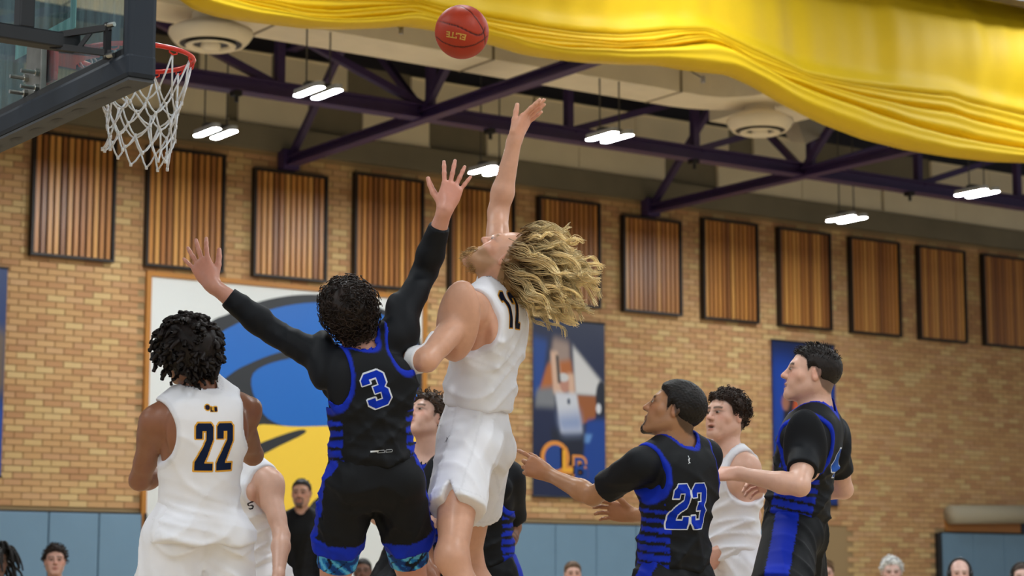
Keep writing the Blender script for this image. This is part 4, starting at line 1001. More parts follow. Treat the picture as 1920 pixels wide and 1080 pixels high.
def human(sp):
    """sp: pose and looks; all joints are placed in the hall in metres"""
    S = sp.get('S', 1.0); D = sp['d']; o = lambda t: P(t[0], t[1], D + (t[2] if len(t) > 2 else 0))
    pel, nk, hdc = o(sp['pelvis']), o(sp['neck']), o(sp['head'])
    fc = nrm(sp['face'] * (1, 1, 0)); up = nrm(nk - pel); rgt = nrm(np.cross(fc, zz)); rgt = nrm(rgt - up * (rgt @ up)); tw = sp.get('tilt', 0.); rgt = rot(rgt, np.cross(up, rgt), tw) if tw else rgt
    fwd = np.cross(up, rgt)
    pf = nrm(sp.get('pface', sp['face']) * (1, 1, 0)); pr_ = nrm(np.cross(pf, zz)); pup = nrm(zz * .6 + up * .4); pr_ = nrm(pr_ - pup * (pr_ @ pup)); pfw = np.cross(pup, pr_)
    RT = np.stack([rgt, fwd, up]); RP = np.stack([pr_, pfw, pup])
    sg = {'L': -1, 'R': 1}; J = dict(pel=pel, nk=nk, hd=hdc)
    tl = np.linalg.norm(nk - pel)
    for s in 'LR':
        a = sp['arm' + s]; q = a.get('sh')
        J['sh' + s] = o(q) if q is not None else nk + rgt * sg[s] * .185 * S - up * .055 * S + fwd * a.get('fw', 0.) * S
        ua, fa = .30 * S, .265 * S
        J['el' + s] = solve(J['sh' + s], *a['el'][:2], ua, a['el'][2]) if len(a['el']) == 3 and not a.get('vec') else J['sh' + s] + nrm(a['el']) * ua
        J['wr' + s] = solve(J['el' + s], *a['wr'][:2], fa, a['wr'][2]) if not a.get('vecw', a.get('vec')) else J['el' + s] + nrm(a['wr']) * fa
        J['hip' + s] = pel + pr_ * sg[s] * .092 * S - pup * .05 * S
        l = sp.get('leg' + s)
        if l is None:
            J['kn' + s] = J['hip' + s] + nrm(-zz + pfw * .12 + pr_ * sg[s] * .05) * .45 * S; J['an' + s] = J['kn' + s] + nrm(-zz - pfw * .08) * .43 * S
        else:
            J['kn' + s] = solve(J['hip' + s], *l[0][:2], .45 * S, l[0][2]) if not isinstance(l[0], np.ndarray) else J['hip' + s] + nrm(l[0]) * .45 * S
            J['an' + s] = J['kn' + s] + nrm(l[1]) * .43 * S
        if not sp.get('jump'):
            if J['hip' + s][2] - J['kn' + s][2] > .2:
                f_ = np.clip((J['hip' + s][2] - .09) / (J['hip' + s][2] - J['an' + s][2]), .7, 1.14)
                for q_ in ('kn', 'an'): J[q_ + s] = J['hip' + s] + (J[q_ + s] - J['hip' + s]) * (1, 1, f_)
            else: J['an' + s] = J['an' + s] * (1, 1, 0) + np.array([0, 0, .09])
        fd = nrm(sp.get('foot' + s, pfw)); J['toe' + s] = J['an' + s] + fd * .15 * S - zz * .055 * S
    bl = sp.get('bulk', 1.0)
    T = lambda t: lerp(pel, nk, t)
    torso = [elli(T(.64) , RT, np.array([.148 * bl, .108, .20 * tl / .52]) * S, .04), elli(T(.83) - fwd * .005, RT, np.array([.155 * bl, .095, .10]) * S, .035),
             elli(T(.36), RT, np.array([.124 * bl, .094, .16]) * S, .035), elli(T(.0) + pup * .02, RP, np.array([.142, .105, .13]) * S, .06)]
    for s in 'LR':
        torso.append(cone(T(.90), lerp(T(.90), J['sh' + s], .92), .060 * S, .058 * S, .035))
        torso.append(cone(nk + up * .035 * S, lerp(nk, J['sh' + s], .75) + up * .012, .046 * S, .042 * S, .04))
        torso.append(elli(T(.74) + rgt * sg[s] * .075 * S + fwd * .07 * S, RT, np.array([.085, .04, .065]) * S, .025))       # chest
        torso.append(elli(T(.72) + rgt * sg[s] * .085 * S - fwd * .07 * S, RT, np.array([.075, .036, .11]) * S, .025))        # shoulder blade
    R_h = np.stack([nrm(np.cross(sp['hf'], sp['hu'])), nrm(sp['hf']), nrm(np.cross(np.cross(sp['hf'], sp['hu']), sp['hf']))])
    HS = S * sp.get('hs', 1.0)
    neck = [cone(nk + up * .01, hdc + (R_h[2] * -.055 - R_h[1] * .018) * HS, .056 * S * bl, .052 * S, .025), cone(nk + fwd * .022, hdc + (R_h[2] * -.05 + R_h[1] * .008) * HS, .042 * S, .042 * S, .025)]
    arms = {}; hands = []; hz = []
    for s in 'LR':
        a = sp['arm' + s]; sh, el, wr = J['sh' + s], J['el' + s], J['wr' + s]; ud = nrm(el - sh); m = a.get('mus', 1.)
        outw = nrm(sh - nk - up * ((sh - nk) @ up))
        bend = nrm((wr - el) - ud * ((wr - el) @ ud) + 1e-4)
        A = [cone(sh, el, .052 * S * m, .039 * S * m, .02), ball_(sh + outw * .008 * S, .060 * S * m, .035), elli(lerp(sh, el, .22) + outw * .01, np.stack([outw, np.cross(ud, outw), ud]) if True else RT, np.array([.053, .053, .085]) * S * m, .02),
             cone(lerp(sh, el, .38) + bend * .014 * S, lerp(sh, el, .68) + bend * .014 * S, .036 * S * m, .035 * S * m, .018), cone(lerp(sh, el, .3) - bend * .014 * S, lerp(sh, el, .7) - bend * .012 * S, .035 * S * m, .033 * S * m, .018),
             cone(el, lerp(el, wr, .28), .038 * S * m, .043 * S * m, .02), cone(lerp(el, wr, .25), wr, .043 * S * m, .0265 * S, .02)]
        arms[s] = A
        h = a.get('hand')
        if h:
            hp, tips = hand_prims(wr, h['d'], h['n'], s, S * h.get('S', 1.), h.get('curl', (.2, .25, .2)), h.get('spread', .14), h.get('thumb', (.7, .25)), h.get('fing'))
            hands.append((s, wr, nrm(h['d']), hp, tips))
    legs = {}
    for s in 'LR':
        hp_, kn, an, toe = J['hip' + s], J['kn' + s], J['an' + s], J['toe' + s]; bk = -nrm(pfw); sd = nrm(an - kn)
        bk = nrm(bk - sd * (bk @ sd))
        legs[s] = [cone(hp_, kn, .082 * S, .054 * S, .025), ball_(hp_ + bk * .050 * S + pup * .0, .080 * S, .03), cone(lerp(hp_, kn, .25) - bk * .022, lerp(hp_, kn, .7) - bk * .018, .062 * S, .050 * S, .03), ball_(kn - bk * .012, .052 * S, .03),
                   cone(lerp(kn, an, .05), lerp(kn, an, .32) + bk * .018 * S, .050 * S, .054 * S, .04), cone(lerp(kn, an, .32) + bk * .018 * S, an, .052 * S, .036 * S, .03)]
    root = empty(sp.get('name', 'person'), (pel[0], pel[1], min(J['toeL'][2], J['toeR'][2]) - .03)); tag(root, sp['label'], 'person', sp.get('group'))
    # ---- skin: one surface, finer at the head and hands
    headp = head_prims(hdc, R_h, HS, sp.get('jaw', 1.), sp.get('nose', 1.), sp.get('mouth', 0.)) + list(sp.get('headx', lambda c, R, S: [])(hdc, R_h, HS))
    body = torso + neck + arms['L'] + arms['R'] + legs['L'] + legs['R'] + headp
    for h in hands: body = body + h[3][:2]
    hh = sp.get('res', .0115); hr = sp.get('hres', .0042)
    npl = lerp(nk, hdc, .45); ndir = nrm(hdc - nk)
    zlo, zhi = bounds(body, .02); parts = []
    zcut = sp.get('zcut')
    def inbody(C):
        ab = (C - npl) @ ndir; m = (ab < .003) | (np.linalg.norm(C - npl - np.clip(ab, 0, np.linalg.norm(hdc - npl))[:, None] * ndir, axis=1) > .128 * HS)
        da = np.minimum.reduce([pd(p, C) for s in 'LR' for p in arms[s]]); m |= da < .006
        for s, wr, hd_, _, _ in hands: m &= ~(((C - wr) @ hd_ > .002) & (np.linalg.norm(C - wr, axis=1) < .26))
        if zcut is not None: m &= C[:, 2] > zcut
        return m
    V, F = polygonise(body, zlo, zhi, hh); parts.append(keep_faces(V, F, inbody))
    hp2 = torso + neck + headp
    lo, hi = bounds(headp, .03); V, F = polygonise(hp2, lo, hi, hr, None, .02); parts.append(keep_faces(V, F, lambda C: (C - npl) @ ndir > -.004))
    for s, wr, hd_, hp, tips in hands:
        pp = hp + arms[s][-2:]; lo, hi = bounds(hp, .02); V, F = polygonise(pp, lo, hi, sp.get('handres', .0038), None, .012); parts.append(keep_faces(V, F, lambda C: (C - wr) @ hd_ > -.006))
    skin = np.array(srgb(sp['skin'])); opt = sp.get('face_opt', {})
    def paint(V):
        C = head_paint(V, hdc, R_h, HS, skin, dict(opt, mouth=sp.get('mouth', 0.)))
        for s, wr, hd_, hp, tips in hands:
            pinkd = np.linalg.norm(V - (wr + hd_ * .1 * S), axis=1); m = np.exp(-(pinkd / .10) ** 4)[:, None] * .4; C = C * (1 - m) + skin * np.array((1.05, .78, .74)) * m
        if sp.get('tattoo'):
            w_, e_ = J['wr' + sp['tattoo']], J['el' + sp['tattoo']]; ax = e_ - w_; t = ((V - w_) @ ax) / (ax @ ax); dd = np.linalg.norm(V - w_ - np.clip(t, 0, 1)[:, None] * ax, axis=1)
            m = (np.sin(V @ np.array([160., 90, 120]) + 2 * np.sin(V @ np.array([60., -80, 100]))) > .25) * (dd < .07) * (t > .1) * (t < .9); C = np.where(m[:, None], C * .45, C)
        return C
    vmesh('body', parts, M_skin, root, paint)
    make_eyes(hdc, R_h, HS, root, sp.get('iris', '4a3524'), sp.get('look', (0, .001)))
    # bracelets / bands
    G = dict(J=J, RT=RT, RP=RP, T=T, S=S, tl=tl, hdc=hdc, Rh=R_h, HS=HS, torso=torso, arms=arms, legs=legs, root=root, up=up, rgt=rgt, fwd=fwd, pr=pr_, pfw=pfw, pup=pup, neck=neck, sg=sg)
    return G
def jersey(G, col, hem=-.10, trim=None, arm=(.075, .155, .13), neckr=.078, infl=.016, seed=1, stripes=None, paint=None, amp=.006, name='jersey', flare=.0, hemtilt=(0, 0), h=.0077, loose=1., belly=1., over=False):
    J, T, RT, S, up, rgt, fwd = G['J'], G['T'], G['RT'], G['S'], G['up'], G['rgt'], G['fwd']
    pr = list(G['torso']) + [elli(T(.62), RT, np.array([.150, .118, .22]) * S * (loose, loose, 1), .02), elli(T(.30), RT, np.array([.136 * belly, .112, .20]) * S * (loose, loose, 1), .025), elli(T(hem + .10), G['RP'], np.array([.146 + flare, .118 + flare, .13]) * S * (loose, loose, 1), .03)]
    if over: pr += [ball_(J['hip' + s] - G['pfw'] * .055 * S, .090 * S, .04) for s in 'LR'] + [cone(J['hip' + s], lerp(J['hip' + s], J['kn' + s], .3), .097 * S, .101 * S, .04) for s in 'LR']
    hp = T(hem); hn = nrm(up + rgt * hemtilt[0] + fwd * hemtilt[1]); fl = dirfolds(seed, rgt, up, [(62, .085, amp * 1.1), (118, .10, amp * 1.1), (12, .12, amp * .8), (75, .055, amp * .5)]); fl2 = dirfolds(seed + 50, rgt, up, [(80, .06, amp * .9), (5, .07, amp * .7)])
    cut_k = {}
    def openings(X):
        cs = []
        for s in 'LR':
            sh = J['sh' + s]; q = (X - (sh + rgt * G['sg'][s] * .02 * S - up * .035 * S)) @ RT.T; r = np.array(arm) * S
            k0 = np.sqrt(((q / r) ** 2).sum(-1)); cs.append((k0 - 1) * r.min())
        nb = np.asarray(J['nk']); nd = nrm(J['hd'] - J['nk']); w = X - nb; a = w @ nd
        cs.append(np.sqrt(((w - a[..., None] * nd) ** 2).sum(-1)) - neckr * S + np.maximum(0, -a - .06) * 1.2 - np.maximum(0, (w @ fwd)) * .25)
        return cs
    def post(d, X):
        hz = np.clip(1 - ((X - hp) @ up) / (.28 * S), 0, 1)
        d = d - infl * .72 + np.minimum(fl(X) * np.clip(((T(.92) - X) @ up) / .18, .12, 1) + fl2(X) * hz, infl * .72 - .004)
        for c in openings(X): d = smax(d, -c, .008)
        return smax(d, -((X - hp) @ hn + .006 * np.sin(X @ rgt * 40 + seed)), .008)
    lo, hi = bounds(pr, .05); V, F = polygonise(pr, lo, hi, h, post, .055, 3)
    c0 = np.array(srgb(col))
    def pc(V):
        C = np.tile(c0, (len(V), 1)); cs = openings(V)
        q = (V - T(0)) @ RT.T; x, y, z = q.T
        if stripes:
            ang = np.arctan2(abs(x), -y if stripes.get('back') else y); side = (abs(x) > stripes.get('x', .10) * S)
            zz_ = z / S; per = stripes.get('per', .036); fr = (zz_ / per) % 1
            w = np.clip((.40 - zz_) / .5 + .1, .12, .75)
            m = (fr < w) & side & (abs(y) < stripes.get('y', .075) * S) & (zz_ < stripes.get('top', .36)) & (cs[0] > .02) & (cs[1] > .02)
            C[m] = srgb(stripes['col'])
        if trim:
            for i, c in enumerate(cs):
                m = np.clip((.015 - c) / .003, 0, 1)[:, None]; C = C * (1 - m) + np.array(srgb(trim)) * m
        if paint: C = paint(V, C, q)
        return C
    return vmesh(name, [(V, F)], M_cloth, G['root'], pc)
def tee(G, col, frac=.55, infl=.008, seed=3, cuffs=.008, name='undershirt', neckr=.068, h=.0075, low=.5):
    """shirt worn under the jersey: sleeves reach frac of the whole arm (.55 = elbow, 1 = wrist)"""
    J, T, RT, S, up, rgt, fwd = G['J'], G['T'], G['RT'], G['S'], G['up'], G['rgt'], G['fwd']
    pr = list(G['torso']); fl = dirfolds(seed, rgt, up, [(50, .05, .004), (110, .06, .004), (0, .055, .004)]); sleeves = []
    for s in 'LR':
        sh, el, wr = J['sh' + s], J['el' + s], J['wr' + s]; A = G['arms'][s]
        if frac <= .55:
            e = lerp(sh, el, min(1, frac / .55 + .12)); pr += [A[1], A[2], cone(sh, e, .056 * S, .054 * S, .03)]; ax = nrm(el - sh); o_ = sh; L = np.linalg.norm(el - sh) * frac / .55
        else:
            pr += A; ax = nrm(wr - el); o_ = el; L = np.linalg.norm(wr - el) * (frac - .55) / .45
        sleeves.append((o_, ax, L))
    def post(d, X):
        arm_ = np.minimum.reduce([pd(cone(lerp(J['sh' + s], J['el' + s], .25), J['el' + s], .06, .06), X) for s in 'LR'] + [pd(cone(J['el' + s], J['wr' + s], .06, .06), X) for s in 'LR'])
        on = np.clip(1 - arm_ / .05, 0, 1)
        d = d - .003 - (infl - .003) * on + fl(X) * .6 * on
        for o_, ax, L in sleeves:
            t = (X - o_) @ ax; w = (X - o_) - t[..., None] * ax; near = (np.sqrt((w * w).sum(-1)) < .115 * S) & (t > L - .12)
            if frac <= .55: d = np.where(np.sqrt((w * w).sum(-1)) < .115 * S, d - cuffs * np.clip(t / L - .35, 0, 1), d)
            d = np.where(near, np.maximum(d, t - L), d)
        nd = nrm(J['hd'] - J['nk']); w = X - J['nk']; a = w @ nd
        d = np.maximum(d, -(np.sqrt(((w - a[..., None] * nd) ** 2).sum(-1)) - neckr * S))
        body_low = -((X - T(low)) @ up)
        onarm = np.minimum.reduce([pd(cone(J['sh' + s], J['el' + s], .09, .09), X) for s in 'LR'] + [pd(cone(J['el' + s], J['wr' + s], .09, .09), X) for s in 'LR']) < 0
        return np.where(onarm, d, np.maximum(d, body_low))
    lo, hi = bounds(pr, .04); V, F = polygonise(pr, lo, hi, h, post, .04, 3); c0 = np.array(srgb(col))
    return vmesh(name, [(V, F)], M_cloth, G['root'], c0)
def shorts(G, col, top=.06, length=.72, seed=9, flare=(.112, .125), hemband=None, side=None, amp=.007, notch=None, name='shorts', waist=None, paint=None, h=.0082, fitted=False):
    J, T, S = G['J'], G['T'], G['S']; RP = G['RP']; pup = G['pup']
    pr = [elli(J['pel'] + pup * .02, RP, np.array([.136, .102, .14]) * S + (0 if not fitted else -.012), .03)]
    for s in 'LR':
        e = lerp(J['hip' + s], J['kn' + s], length + .12); ow = G['pr'] * G['sg'][s]
        pr.append(cone(J['hip' + s] + ow * .008, e + ow * .012, flare[0] * S * .84, flare[1] * S * .86, .018)); 
        if not fitted: pr += G['legs'][s][:3]
    if not fitted: pr += [G['torso'][2], G['torso'][3]]
    fl = dirfolds(seed, G['pr'], pup, [(15, .085, amp * .9), (-20, .10, amp * .9), (60, .10, amp * .6)]); gl_ = dirfolds(seed + 9, G['pfw'], pup, [(15, .085, amp * .8), (-25, .10, amp * .8)]); wp_ = J['pel'] + pup * (.10 + top) * S
    def hemd(X):
        out = []
        for s in 'LR':
            ax = nrm(J['kn' + s] - J['hip' + s]); out.append((X - lerp(J['hip' + s], J['kn' + s], length)) @ ax)
        return out
    def which(X): 
        a = pd(cone(J['hipL'], J['knL'], .05, .05), X); b = pd(cone(J['hipR'], J['knR'], .05, .05), X); return a < b
    def post(d, X):
        zt = np.clip(((X - wp_) @ pup + .05) / .03, 0, 1)
        d = d - .009 + np.minimum((fl(X) + gl_(X)) * (1 - zt) + .003 * zt + .003 * zt * np.sin((X @ G['pr']) * 300), .006)
        hL, hR = hemd(X); w = which(X); d = np.maximum(d, np.where(w, hL, hR))
        if notch:
            for s in notch:
                c = lerp(J['hip' + s], J['kn' + s], length); sd = G['pr'] * G['sg'][s]; q = X - c; ax = nrm(J['kn' + s] - J['hip' + s]); fw_ = np.cross(ax, sd)
                a = -(q @ ax); lat = q @ sd; f_ = q @ fw_
                d = np.where((lat > .02), np.maximum(d, -np.maximum(abs(f_) - .024 * np.clip(1 - a / .075, 0, 1), -(lat - .03))), d)
        return np.maximum(d, (X - wp_) @ pup)
    lo, hi = bounds(pr, .05); V, F = polygonise(pr, lo, hi, h, post, .05, 3); c0 = np.array(srgb(col))
    def pc(V):
        C = np.tile(c0, (len(V), 1)); hL, hR = hemd(V); w = which(V); hd_ = -np.where(w, hL, hR)
        q = (V - J['pel']) @ RP.T
        if side:
            for s in 'LR':
                ax = nrm(J['kn' + s] - J['hip' + s]); fwv = np.cross(ax, G['pr']); qq = V - J['hip' + s]; f_ = qq @ nrm(fwv); lat = (qq @ G['pr']) * G['sg'][s]
                m = (lat > .055) & (abs(f_ + side[2] if len(side) > 2 else f_) < side[1]); C[m] = srgb(side[0])
        if hemband: C[hd_ < hemband[1]] = srgb(hemband[0])
        if paint: C = paint(V, C, q, hd_)
        return C
    return vmesh(name, [(V, F)], M_cloth, G['root'], pc)
def sleeve_band(G, s, t0, t1, r, col, name='arm_band', seg=('el', 'wr')):
    a, b = G['J'][seg[0] + s], G['J'][seg[1] + s]; pr = [p for p in G['arms'][s]]; ax = nrm(b - a); L = np.linalg.norm(b - a)
    def post(d, X):
        t = (X - a) @ ax; d = d - r; return np.maximum(np.maximum(d, t - t1 * L), t0 * L - t)
    c = lerp(a, b, (t0 + t1) / 2); V, F = polygonise(pr, c - .12, c + .12, .005, post, .03)
    return vmesh(name, [(V, F)], M_cloth, G['root'], np.array(srgb(col)))
def leg_band(G, s, t0, t1, r, colfn, name='compression_short', h=.007):
    a, b = G['J']['hip' + s], G['J']['kn' + s]; ax = nrm(b - a); L = np.linalg.norm(b - a)
    def post(d, X):
        t = (X - a) @ ax; d = d - r; return np.maximum(np.maximum(d, t - t1 * L), t0 * L - t)
    c = lerp(a, b, (t0 + t1) / 2); V, F = polygonise(G['legs'][s], c - .18, c + .18, h, post, .03)
    return vmesh(name, [(V, F)], M_cloth, G['root'], colfn)
def shoes(G, col='e8e8e8'):
    J, S = G['J'], G['S']
    for s in 'LR':
        an, toe = J['an' + s], J['toe' + s]; d = nrm((toe - an) * (1, 1, 0)) if np.linalg.norm((toe - an)[:2]) > .02 else G['pfw']
        f = nrm(toe - an); hl = an - zz * .045 * S - d * .03
        pr = [cone(hl, toe, .040 * S, .034 * S, .03), cone(an, an - zz * .03, .048 * S, .046 * S, .03), cone(toe - d * .04, toe, .040 * S, .032 * S, .03)]
        sole = min(hl[2], toe[2]) - .034
        lo, hi = bounds(pr, .02); V, F = polygonise(pr, lo, hi, .010, lambda dd, X: np.maximum(dd, sole - X[..., 2]), .03)
        vmesh('shoe', [(V, F)], M_cloth, G['root'], np.array(srgb(col)))
# ================================================================== players
def add_hair(G, parts, col, name='hair'): return vmesh(name, parts, M_hair, G['root'], col)
DOWN = lambda r=0., a=0.: VC(r, -1, a)
def hnd(d, n, **k): return dict(d=d, n=n, **k)
def dreads(G, n, L, r0, col, seed=2, line=HL, droop=.9, base=.022):
    c, R, S = G['hdc'], G['Rh'], G['HS']; p, nn, q = scalp_points(n, c, R, S, line, seed, .012); r = np.random.default_rng(seed); m = 9; t = np.linspace(0, 1, m)
    LL = L * r.uniform(.65, 1.2, n)[:, None]; side = r.normal(size=(n, 3)) * .35; d0 = nn + side; d0 /= np.linalg.norm(d0, axis=1)[:, None]
    C = p[:, None] + d0[:, None] * (LL * (t - .25 * t * t))[..., None] + np.array([0, 0, -1.])[None, None] * (droop * LL * t ** 2 * .75)[..., None] + .006 * np.sin(t * 9 + r.uniform(0, 6, n)[:, None])[..., None] * np.cross(d0, r.normal(size=(n, 3)))[:, None]
    rad = r0 * r.uniform(.8, 1.25, n)[:, None] * (1 - .45 * t ** 2) * (1 + .12 * np.sin(t * 26))
    add_hair(G, [hair_cap(c, R, S, base, line, .004, seed), tubes(C, rad, 6)], hcol(col, .35))
NECKLINE = ([-.12, -.075, -.05, -.03, -.012, .004, .016, .030, .055, .085, .12], [-.10, -.095, -.07, -.03, .0, .01, -.005, .03, .045, .062, .075])
FADE = ([-.12, -.075, -.05, -.03, -.012, .004, .016, .030, .055, .085, .12], [-.075, -.07, -.055, -.03, .005, .012, -.02, .035, .05, .066, .08])
CURL = ([-.12, -.075, -.05, -.03, -.012, .004, .016, .030, .055, .085, .12], [-.08, -.075, -.06, -.02, .01, .016, -.005, .035, .052, .066, .075])
SHORT = ([-.12, -.075, -.05, -.03, -.012, .004, .016, .030, .055, .085, .12], [-.07, -.065, -.05, -.012, .02, .022, .0, .045, .06, .068, .075])
WAVY = ([-.12, -.075, -.05, -.03, -.012, .004, .016, .030, .055, .085, .12], [-.10, -.095, -.08, -.04, -.0, .012, .0, .035, .05, .064, .075])
LOWLINE = (NECKLINE[0], [-.135, -.13, -.10, -.05, -.02, .0, -.005, .03, .045, .062, .075])
BLK, BLU, WHT = '111317', '0c2cb4', 'ececf2'
SIDE = dict(col=BLU, x=.118, y=.085, per=.038, top=.31)

# ---- number 22, seen from behind
A = human(dict(label='player in white jersey number 22 with dark twisted hair, seen from behind', group='players on the court', d=8.0, S=1.03, face=VC(-.5, 0, .87), pelvis=(372, 985), neck=(378, 735), head=(352, 664), hf=VC(-.55, .22, .8), hu=VC(-.10, .95, -.25),
    armL=dict(sh=(296, 793, -.06), el=(262, 900, 1), wr=VC(.25, .15, .9), vecw=True, hand=hnd(VC(.3, .3, .9), VC(.4, -.9, 0))), armR=dict(sh=(446, 770, .09), el=(474, 853, 1), wr=VC(-.4, .3, .9), vecw=True, hand=hnd(VC(-.3, .3, .9), VC(-.4, -.9, 0))),
    skin='8c5b42', bulk=1.04, face_opt=dict(brow=srgb('17100c'), scalp=srgb('1a1310'))))
shoes(A)
j = jersey(A, WHT, hem=-.12, infl=.020, seed=4, flare=.01, over=True, amp=.0042, hemtilt=(.05, 0), arm=(.070, .165, .12), trim='e2e2e9')
back = -A['fwd']; rb_ = -A['rgt'] * -1
decal(j, ['n2', 'n2'], 403, 838, .068, A['rgt'], A['up'], back, '14203c', 'e2a640', .006, .22)
decal(j, ['disc'], 389, 765, .022, A['rgt'], A['up'], back, '241a2c', 'dba236', .0035, .05, 'badge'); decal(j, ['L', 'B'], 401, 767, .013, A['rgt'], A['up'], back, '241a2c', 'dba236', .0035, .1, 'badge_letters')
shorts(A, WHT, length=.75, seed=11, flare=(.125, .14), amp=.008)
dreads(A, 210, .070, .0105, '1d1614', 3, LOWLINE, .5, .032)

# ---- number 3, arms up
B = human(dict(label='jumping player in black jersey number 3 with both arms raised, seen from behind', group='players on the court', d=8.1, S=1.04, jump=True, face=VC(-.25, 0, .97), tilt=.0, pelvis=(699, 890), neck=(687, 662), head=(656, 592), hf=VC(-.35, .38, .85), hu=VC(-.28, .88, -.35),
    armL=dict(sh=(636, 690, -.03), el=(512, 622, 1), wr=(397, 533, -1), hand=hnd(VC(-.47, .85, .15), VC(.15, .05, .98), spread=.30, curl=(.12, .18, .12), thumb=(.62, .2))),
    armR=dict(sh=(738, 630, .03), el=(797, 508, 1), wr=(834, 393, -1), hand=hnd(VC(.30, .95, .05), VC(-.05, .05, .98), spread=.30, curl=(.08, .12, .1), thumb=(.85, .2))),
    legL=((624, 1112, 1), VC(-.02, -1, -.5)), legR=((776, 1100, 1), VC(.02, -1, -.6)), footL=VC(0, -.7, .7), footR=VC(0, -.7, .7),
    skin='cd9480', face_opt=dict(brow=srgb('17100c'), scalp=srgb('1d1512'))))
shoes(B, '22242a')
tee(B, '121419', .88, .009, 21, name='long_sleeve_shirt', neckr=.085)
j = jersey(B, BLK, hem=.07, infl=.016, seed=7, trim=BLU, stripes=SIDE, amp=.006, arm=(.060, .150, .12))
decal(j, ['3'], 706, 730, .092, B['rgt'] + B['up'] * -.28, B['up'] + B['rgt'] * -.28, -B['fwd'], '0b2fb0', 'd5dbe6', .0055)
decal(j, ['bar'], 702, 846, .032, B['rgt'], B['up'], -B['fwd'], 'd3d7dc', None, .002, name='waist_tag'); decal(j, ['bar', 'bar'], 722, 846, .026, B['rgt'], B['up'], -B['fwd'], '1a1c20', 'b9bec6', .002, .25, name='waist_tag')
shorts(B, BLK, top=.055, length=.56, seed=13, flare=(.102, .108), hemband=(BLU, .062), side=(BLU, .035), amp=.008)
def camo(V):
    n = np.sin(V @ np.array([55., 40, 70]) + 2.2 * np.sin(V @ np.array([30., -45, 60]))); n2 = np.sin(V @ np.array([-80., 60, 95]) + 2 * np.sin(V @ np.array([70., 25, -40])))
    C = np.tile(srgb('1c7fd0'), (len(V), 1)); C[n > .45] = srgb('5fc0ee'); C[n < -.55] = srgb('0f3f86'); C[n2 > .9] = srgb('0d1626'); return C
for s in 'LR': leg_band(B, s, .50, .735, .012, camo)
sleeve_band(B, 'L', .93, .955, .0025, '2b2320', 'wrist_cord')
add_hair(B, [hair_cap(B['hdc'], B['Rh'], B['HS'], .022, LOWLINE, .006, 2, extra=[elli(B['hdc'] - B['Rh'][1] * .055 - B['Rh'][2] * .075, B['Rh'], np.array([.062, .045, .05]), .04)]), style_curls(B['hdc'], B['Rh'], B['HS'], 520, .040, .012, .0028, LOWLINE, 4), style_curls(B['hdc'] - B['Rh'][2] * .055 - B['Rh'][1] * .012, B['Rh'], B['HS'] * .8, 160, .034, .012, .0028, LOWLINE, 5)], hcol('261b16', .45))

# ---- the shooter
BLINE = ([-.12, -.075, -.05, -.03, -.012, .004, .016, .030, .045, .06, .12], [-.10, -.09, -.07, -.035, .0, .02, .045, .075, .10, .13, .15])
C_ = human(dict(label='blond bearded shooter in white uniform, right arm stretched up after the shot', group='players on the court', d=8.5, S=1.09, jump=True, face=VC(-.93, 0, .30), pelvis=(889, 820), neck=(926, 552), head=(951, 487), hf=VC(-.56, .82, .08), hu=VC(.82, .56, -.08),
    armL=dict(sh=(878, 582, -.19), el=(800, 676, -1), wr=VC(-.75, .12, .62), vecw=True, mus=1.02, hand=hnd(VC(-.3, .3, .9), VC(.2, -.9, 0))),
    armR=dict(sh=(930, 520, .17), el=(934, 398, 1), wr=(965, 262, 1), mus=1.0, hand=hnd(VC(.42, .88, .05), VC(-.75, .4, .35), curl=(-.42, -.06, .05), spread=.06, thumb=(.12, .30))),
    legL=((848, 1040, -1), VC(.24, -1, .05)), legR=((876, 1040, 1), VC(.28, -1, .1)), footL=VC(-.5, -.8, 0), footR=VC(-.5, -.8, 0),
    skin='d6a287', bulk=1.1, iris='5a7a90', mouth=.3, face_opt=dict(brow=srgb('a07850'), lash=srgb('6a4a38'), line=BLINE, beard=(srgb('a07a4c'), .62, 'full'), scalp=srgb('8a6a42')),
    headx=lambda c, R, S: [elli(c + (R[1] * .080 - R[2] * .108) * S, R, np.array([.036, .030, .034]) * S, .02), elli(c + (R[1] * .045 - R[2] * .092) * S, R, np.array([.052, .045, .026]) * S, .02)]))
shoes(C_)
def jpaintC(V, C, q): return C
j = jersey(C_, WHT, hem=.205, infl=.020, seed=15, amp=.007, loose=.94, arm=(.085, .165, .135), trim='e2e2e9', neckr=.070)
decal(j, ['n1', 'n2'], 962, 580, .058, C_['rgt'], C_['up'], -C_['fwd'], '161a2c', 'd49a3c', .005, .14)
def cw(V, C, q, hd_):
    for x_ in (.03, -.075):
        m = abs(q[:, 1] - x_ + .0 * q[:, 2]) < .004; C[m] *= .93
    C[(hd_ > .022) & (hd_ < .027)] *= .92
    return C
sh_ = shorts(C_, WHT, top=.075, length=.60, seed=17, flare=(.116, .112), amp=.006, notch='L', paint=cw)
decal(sh_, ['jump'], 838, 824, .026, -C_['fwd'], C_['up'], -C_['rgt'], '1a1a1e', None, .002, name='emblem')
sleeve_band(C_, 'L', .10, .24, .006, 'e6e6ea', 'elbow_band')
